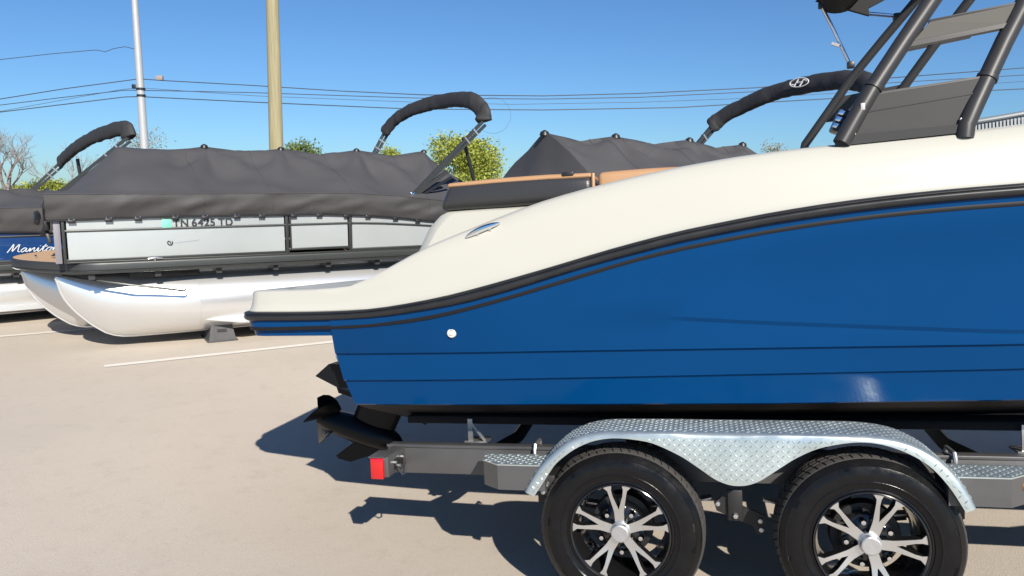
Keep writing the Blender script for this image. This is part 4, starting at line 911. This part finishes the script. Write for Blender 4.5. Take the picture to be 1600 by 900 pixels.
P3O = EB * 4.55 + EA * 3.75
p3, boot3, fine3 = pontoon_boat(tuple(P3O), 58.9, 'pontoon boat under grey cover behind the sun pad, oval emblem on its boot', dict(
    panel=PANEL_SILVER, seed=5.7, peaks=[(.10, 2.247), (.937, 2.250), (1.923, 2.247), (2.725, 2.226)], leadz=1.72, lead=.22, aback=3.9, len=4.9, sag=.07, plain=True,
    boot=dict(path=[(3.35, .10, 2.58), (3.39, .16, 2.72), (3.47, .45, 2.87), (3.57, 1.25, 2.90), (3.57, 1.75, 2.83), (3.53, 2.25, 2.67), (3.43, 2.42, 2.52)], r=.108, pivot=(2.45, 1.60))))
E_ = MB(); E_.tube([(.125 * math.cos(R(a)), .052 * math.sin(R(a)), 0) for a in range(0, 361, 12)], .007, 6, cap=False)
for seg in (((-.055, -.036), (-.02, .04)), ((.02, -.04), (.055, .036)), ((-.04, -.002), (.04, .004)), ((-.10, -.015), (-.055, -.028)), ((.055, .028), (.10, .015))):
    E_.tube([(*seg[0], 0), (*seg[1], 0)], .008, 6)
o = E_.build('oval_emblem', mat('white_print', (.8, .8, .8), .5), p3)
o.matrix_local = Matrix.Translation((3.468, 1.13, 2.925)) @ Matrix.Rotation(R(14), 4, 'Y') @ Matrix.Rotation(R(3), 4, 'X') @ Matrix(((0, 0, -1, 0), (-1, 0, 0, 0), (0, 1, 0, 0), (0, 0, 0, 1)))
# stands under the pontoons ---------------------------------------
def stand(a, b, label):
    P0 = EA * a + EB * b
    o = empty('boat_stand', Matrix.Translation((P0.x, P0.y, ground_z(P0.x, P0.y))) @ Matrix.Rotation(math.pi / 2 - AL, 4, 'Z'))
    tag(o, label, 'boat stand', 'plastic stands under the pontoons')
    prof = [(-.235, 0), (-.20, .185), (-.165, .172), (-.08, .118), (.08, .118), (.165, .172), (.20, .185), (.235, 0)]
    q = MB(); rows = [[(x_ * (1 + (.30 if z_ < .01 else 0)), b_, z_) for b_, z_ in prof] for x_ in (-.115, -.06, .06, .115)]
    q.grid(rows); q.add(rows[0], [tuple(range(8))]).add(rows[-1], [tuple(range(8))]).build('stand_body', STAND, o, 20)
    MB().box((-.165, -.26, 0), (.165, .26, .014), .004).build('stand_foot', STAND, o)
    MB().bar((0, -.2172, .11), (0, -.2112, .142), .10, .012, up=(0, 1, .2)).build('stand_slot', BLACK_PLASTIC, o)
    MB().bar((-.075, -.236, .012), (-.066, -.202, .180), .018, .02, up=(0, 1, 0)).build('stand_rib', STAND, o)
E2A = Vector((math.sin(R(50)), math.cos(R(50)), 0)); E2B = Vector((-math.cos(R(50)), math.sin(R(50)), 0))
for org, xa_, xb_, aa, who in ((EB * 8.65, EA, EB, (1.46, 4.8), 'the silver pontoon boat'), (P3O, EA, EB, (1.0, 3.6), 'the boat behind the pad'), (Vector((-8.335, 7.602, 0)), E2A, E2B, (1.0, 4.6), 'the navy pontoon boat')):
    for a, wa in zip(aa, ('bow', 'stern')):
        for b, wb in ((.42, 'near'), (2.08, 'far')):
            P0 = org + xa_ * a + xb_ * b; stand(P0.dot(EA), P0.dot(EB), 'dark plastic stand under the %s tube of %s, at its %s' % (wb, who, wa))

# ------------------------------------------------------------------ poles and wires
S = 1.6; D = 22 * S
def wz(p): return (p[0] * S, D, CAM_H + (p[1] - CAM_H) * S)
pole = empty('street_pole', Matrix.Translation((-10.76 * S, D, 0)))
tag(pole, 'tall pale metal pole behind the silver pontoon boat', 'pole')
MB().tube([(0, 0, 0), (-.005, 0, 4), (-.03, 0, 13)], [.20, .185, .12], 18).build('shaft', POLE_WHITE, pole)
for zz in (6.02, 6.32): MB().tube([(0, 0, zz), (0, 0, zz + .09)], .20, 16).build('pole_band', BLACK_PLASTIC, pole)
MB().box((-.30, -.24, 6.35), (-.14, -.16, 6.55), .01).build('insulator_bracket', BLACK_PLASTIC, pole)
wp = empty('utility_pole', Matrix.Translation((-5.66 * 1.5, 27, 0)))
tag(wp, 'thick yellowish wooden utility pole behind the grey cover', 'pole')
q = MB(); q.tube([(0, 0, 0), (.02, 0, 3), (.10, 0, 9), (.14, 0, 13)], [.255, .25, .215, .19], 20)
for i, v in enumerate(q.v):
    a = math.atan2(v[1], v[0] - .05); k = 1 + .018 * math.sin(a * 9 + v[2] * .4); q.v[i] = (v[0] * k, v[1] * k, v[2])
q.build('shaft', POLE_WOOD, wp)
WR = {'A': [(-17.69, 4.03), (-14.87, 4.34), (-12.99, 4.63), (-10.8, 4.91), (-10.04, 4.86), (-7.42, 4.72), (-5.01, 4.57), (-2.6, 4.46), (.93, 4.43), (3.71, 4.5), (7.05, 4.66), (11.11, 4.95), (14.79, 5.22), (20.28, 5.69)],
 'B': [(-17.71, 3.85), (-14.88, 4.17), (-13.01, 4.39), (-11.23, 4.59), (-10.82, 4.59), (-7.43, 4.52), (-5.01, 4.44), (-2.79, 4.37), (.93, 4.34), (3.72, 4.39), (7.05, 4.55), (11.12, 4.81), (14.81, 5.02), (20.3, 5.47)],
 'D': [(-17.73, 3.66), (-14.9, 3.99), (-13.01, 4.32), (-11.32, 4.61), (-10.81, 4.66), (-7.43, 4.43), (-2.79, 4.25), (0, 4.19), (3.72, 4.25), (7.06, 4.37), (11.13, 4.61), (14.82, 4.84), (20.33, 5.24)],
 'C': [(-17.73, 3.66), (-14.9, 3.97), (-13.02, 4.19), (-11.24, 4.4), (-10.83, 4.41), (-7.44, 4.25), (-2.98, 4.06), (.93, 4.03), (4.84, 4.1), (7.07, 4.23), (11.14, 4.46), (14.84, 4.63), (20.36, 4.97)],
 'E': [(-17.57, 5.11), (-14.77, 5.45), (-13.28, 5.61), (-11.98, 5.72), (-11.71, 5.67), (-11.46, 5.76), (-11.14, 5.81), (-10.83, 5.74)]}
WL = {'A': ('topmost long overhead wire running past the pale pole', .020), 'B': ('second overhead wire from the top at the pale pole', .017), 'D': ('thin faint overhead wire between the thicker ones', .010), 'C': ('lowest overhead wire running past the pale pole', .021), 'E': ('kinked cable ending high on the pale pole at left', .015)}
for k, pts in WR.items():
    o = MB().tube([wz(p) for p in pts], WL[k][1], 6).build('overhead_wire', WIRE, smooth=60)
    tag(o, WL[k][0], 'wire', 'overhead wires')
bx_ = wz((-10.16, 4.97)); o = MB().box((bx_[0] - .22, bx_[1] - .1, bx_[2] - .16), (bx_[0] + .10, bx_[1] + .1, bx_[2] + .05), .03).build('cable_box', mat('brown_box', (.35, .30, .28), .7)); tag(o, 'small brown splice box on the top wire beside the pale pole', 'cable box')
lc = wz((-.56, 3.87)); o = MB().tube([(lc[0] + .84 * math.cos(R(a)) * (1.0), D - .1, lc[2] + .82 * math.sin(R(a))) for a in range(-150, 121, 9)], .006, 5).build('cable_loop', WIRE, smooth=60); tag(o, 'thin round loop of cable hanging from the wires', 'cable')

# ------------------------------------------------------------------ trees
def branch_tree(mb_, p, d, L_, r, depth, spread, tips, seg=4, thin=.62):
    pts = [p]; dd = d.copy()
    for i in range(seg):
        dd = (dd + Vector((random.uniform(-1, 1), random.uniform(-1, 1), random.uniform(-.5, .8))) * .16).normalized(); pts.append(pts[-1] + dd * L_ / seg)
    mb_.tube(pts, [r * (1 - .38 * i / seg) for i in range(seg + 1)], 6 if depth > 2 else 4, cap=depth == 0)
    tips.append((pts[-1], depth))
    if depth == 0: return
    for k in range(random.choice((2, 3, 3))):
        ax_ = Vector((random.uniform(-1, 1), random.uniform(-1, 1), random.uniform(-.2, .5))).normalized()
        nd = (dd + ax_ * spread).normalized(); start = pts[random.choice((seg - 2, seg - 1, seg))] if k else pts[-1]
        branch_tree(mb_, start, nd, L_ * random.uniform(.6, .82), r * thin, depth - 1, spread, tips, seg, thin)
def leafy(name, x, y, h0, h1, rx, n, m, bark, label, cat='tree', size=(.10, .2), lobes=9, group='trees along the far side of the lot', seed=1):
    random.seed(seed)
    root = empty(name, Matrix.Translation((x, y, 0))); tag(root, label, cat, group)
    tk = MB(); tips = []; branch_tree(tk, Vector((0, 0, 0)), Vector((0, 0, 1)), (h0 + .15 * (h1 - h0)) * .62, .035 * h1 ** .9, 3, .75, tips); tk.build('trunk', bark, root)
    cz, rzz = (h0 + h1) / 2, (h1 - h0) / 2
    L_ = []
    for i in range(lobes):
        a = 2 * math.pi * i / lobes + random.uniform(-.4, .4); q = random.uniform(.25, .72); L_.append((Vector((rx * q * math.cos(a), rx * q * math.sin(a), cz + rzz * random.uniform(-.75, .62))), random.uniform(.40, .60)))
    L_.append((Vector((0, 0, cz + .35 * rzz)), .6)); q = MB()
    for i in range(n):
        c, k = random.choice(L_); dv_ = Vector((random.gauss(0, 1), random.gauss(0, 1), random.gauss(0, 1))).normalized() * random.uniform(.35, 1) ** .5
        p = c + Vector((dv_.x * rx * k, dv_.y * rx * k, dv_.z * rzz * k)) * random.choice((.8, 1, 1, 1.15, 1.4))
        s = random.uniform(*size); a = Vector((random.gauss(0, 1), random.gauss(0, 1), random.gauss(0, .8))).normalized(); b = a.orthogonal().normalized(); b = (b * math.cos(i) + a.cross(b) * math.sin(i)) * .55
        q.add([p - a * s / 2, p + b * s / 2, p + a * s / 2, p - b * s / 2], [(0, 1, 2, 3)])
    me = bpy.data.meshes.new('crown'); me.from_pydata(q.v, [], q.f); me.materials.append(m); o = bpy.data.objects.new('crown', me); C.objects.link(o); o.parent = root
    return root
def at(px, d): return (px - 800) / 1155 * d * 1.0
leafy('leafy_tree', at(737, 40), 40, 1.5, 4.62, 1.95, 13000, LEAF_LIME, BARK_DARK, 'bright lime green tree between the two grey boat covers', seed=3, size=(.10, .22), lobes=11)
leafy('leafy_tree', at(478, 58), 58, 1.5, 5.6, 2.1, 11000, LEAF_GREEN, BARK_DARK, 'dark green tree top just right of the wooden pole', seed=5, size=(.14, .28))
leafy('leafy_tree', at(608, 60), 60, 1.5, 5.3, 1.1, 5000, LEAF_LIME, BARK_DARK, 'small yellow green tree top under the folded bimini', seed=8, size=(.12, .25))
leafy('leafy_tree', at(222, 48), 48, 2.0, 5.9, 2.2, 2600, LEAF_GREY, BARK, 'sparse grey budding tree behind the pale pole', seed=11, size=(.08, .18))
leafy('shrub', at(78, 44), 44, .0, 2.35, 1.5, 6000, LEAF_LIME, BARK_DARK, 'yellow green shrub behind the navy boat, right of the bare tree', 'shrub', seed=13, size=(.10, .2))
leafy('shrub', at(30, 46), 46, .0, 2.0, 1.3, 5000, LEAF_LIME, BARK_DARK, 'low yellow green shrub at the foot of the bare tree', 'shrub', seed=14, size=(.10, .2))
leafy('shrub', at(120, 47), 47, .0, 2.2, 1.2, 5000, LEAF_LIME, BARK_DARK, 'yellow green shrub behind the near bimini legs of the navy boat', 'shrub', seed=15, size=(.10, .2))
leafy('leafy_tree', at(1205, 75), 75, 1.5, 6.3, 1.5, 1600, LEAF_GREY, BARK, 'far pale tree top over the cream gunwale', seed=17, size=(.15, .3))
def bare(x, y, L0, r0, label, seed, spread=.6, depth=6):
    random.seed(seed); root = empty('bare_tree', Matrix.Translation((x, y, 0))); tag(root, label, 'tree', 'trees along the far side of the lot')
    q = MB(); tips = []; branch_tree(q, Vector((0, 0, 0)), Vector((.05, 0, 1)), L0, r0, depth, spread, tips, thin=.60)
    q.build('trunk', BARK, root)
bare(at(20, 40), 40, 1.55, .15, 'bare pale branched tree at the left edge', 21, depth=7)
bare(at(110, 46), 46, 1.35, .10, 'bare twiggy tree seen between the navy boat bimini legs', 27, depth=6)

# low wood along the far edge of the lot, one mass too far off to count
random.seed(40); q = MB()
for i in range(15000):
    x = random.uniform(-130, 130); y = 96 + 8 * noise.noise(Vector((x * .03, 0, 0))) + random.uniform(-3, 3)
    top_ = 2.3 + .8 * noise.noise(Vector((x * .11, 3, 0))) + .5 * noise.noise(Vector((x * .5, 7, 0)))
    p = Vector((x, y, top_ * random.random() ** .6)); sz = random.uniform(.35, .75)
    a = Vector((random.gauss(0, 1), random.gauss(0, 1), random.gauss(0, .8))).normalized(); b = a.orthogonal().normalized() * .6
    q.add([p - a * sz / 2, p + b * sz / 2, p + a * sz / 2, p - b * sz / 2], [(0, 1, 2, 3)])
me = bpy.data.meshes.new('distant_wood'); me.from_pydata(q.v, [], q.f); me.materials.append(LEAF_GREEN)
o = bpy.data.objects.new('distant_wood', me); C.objects.link(o); tag(o, 'low green wood along the far edge of the lot', 'wood', kind='stuff')
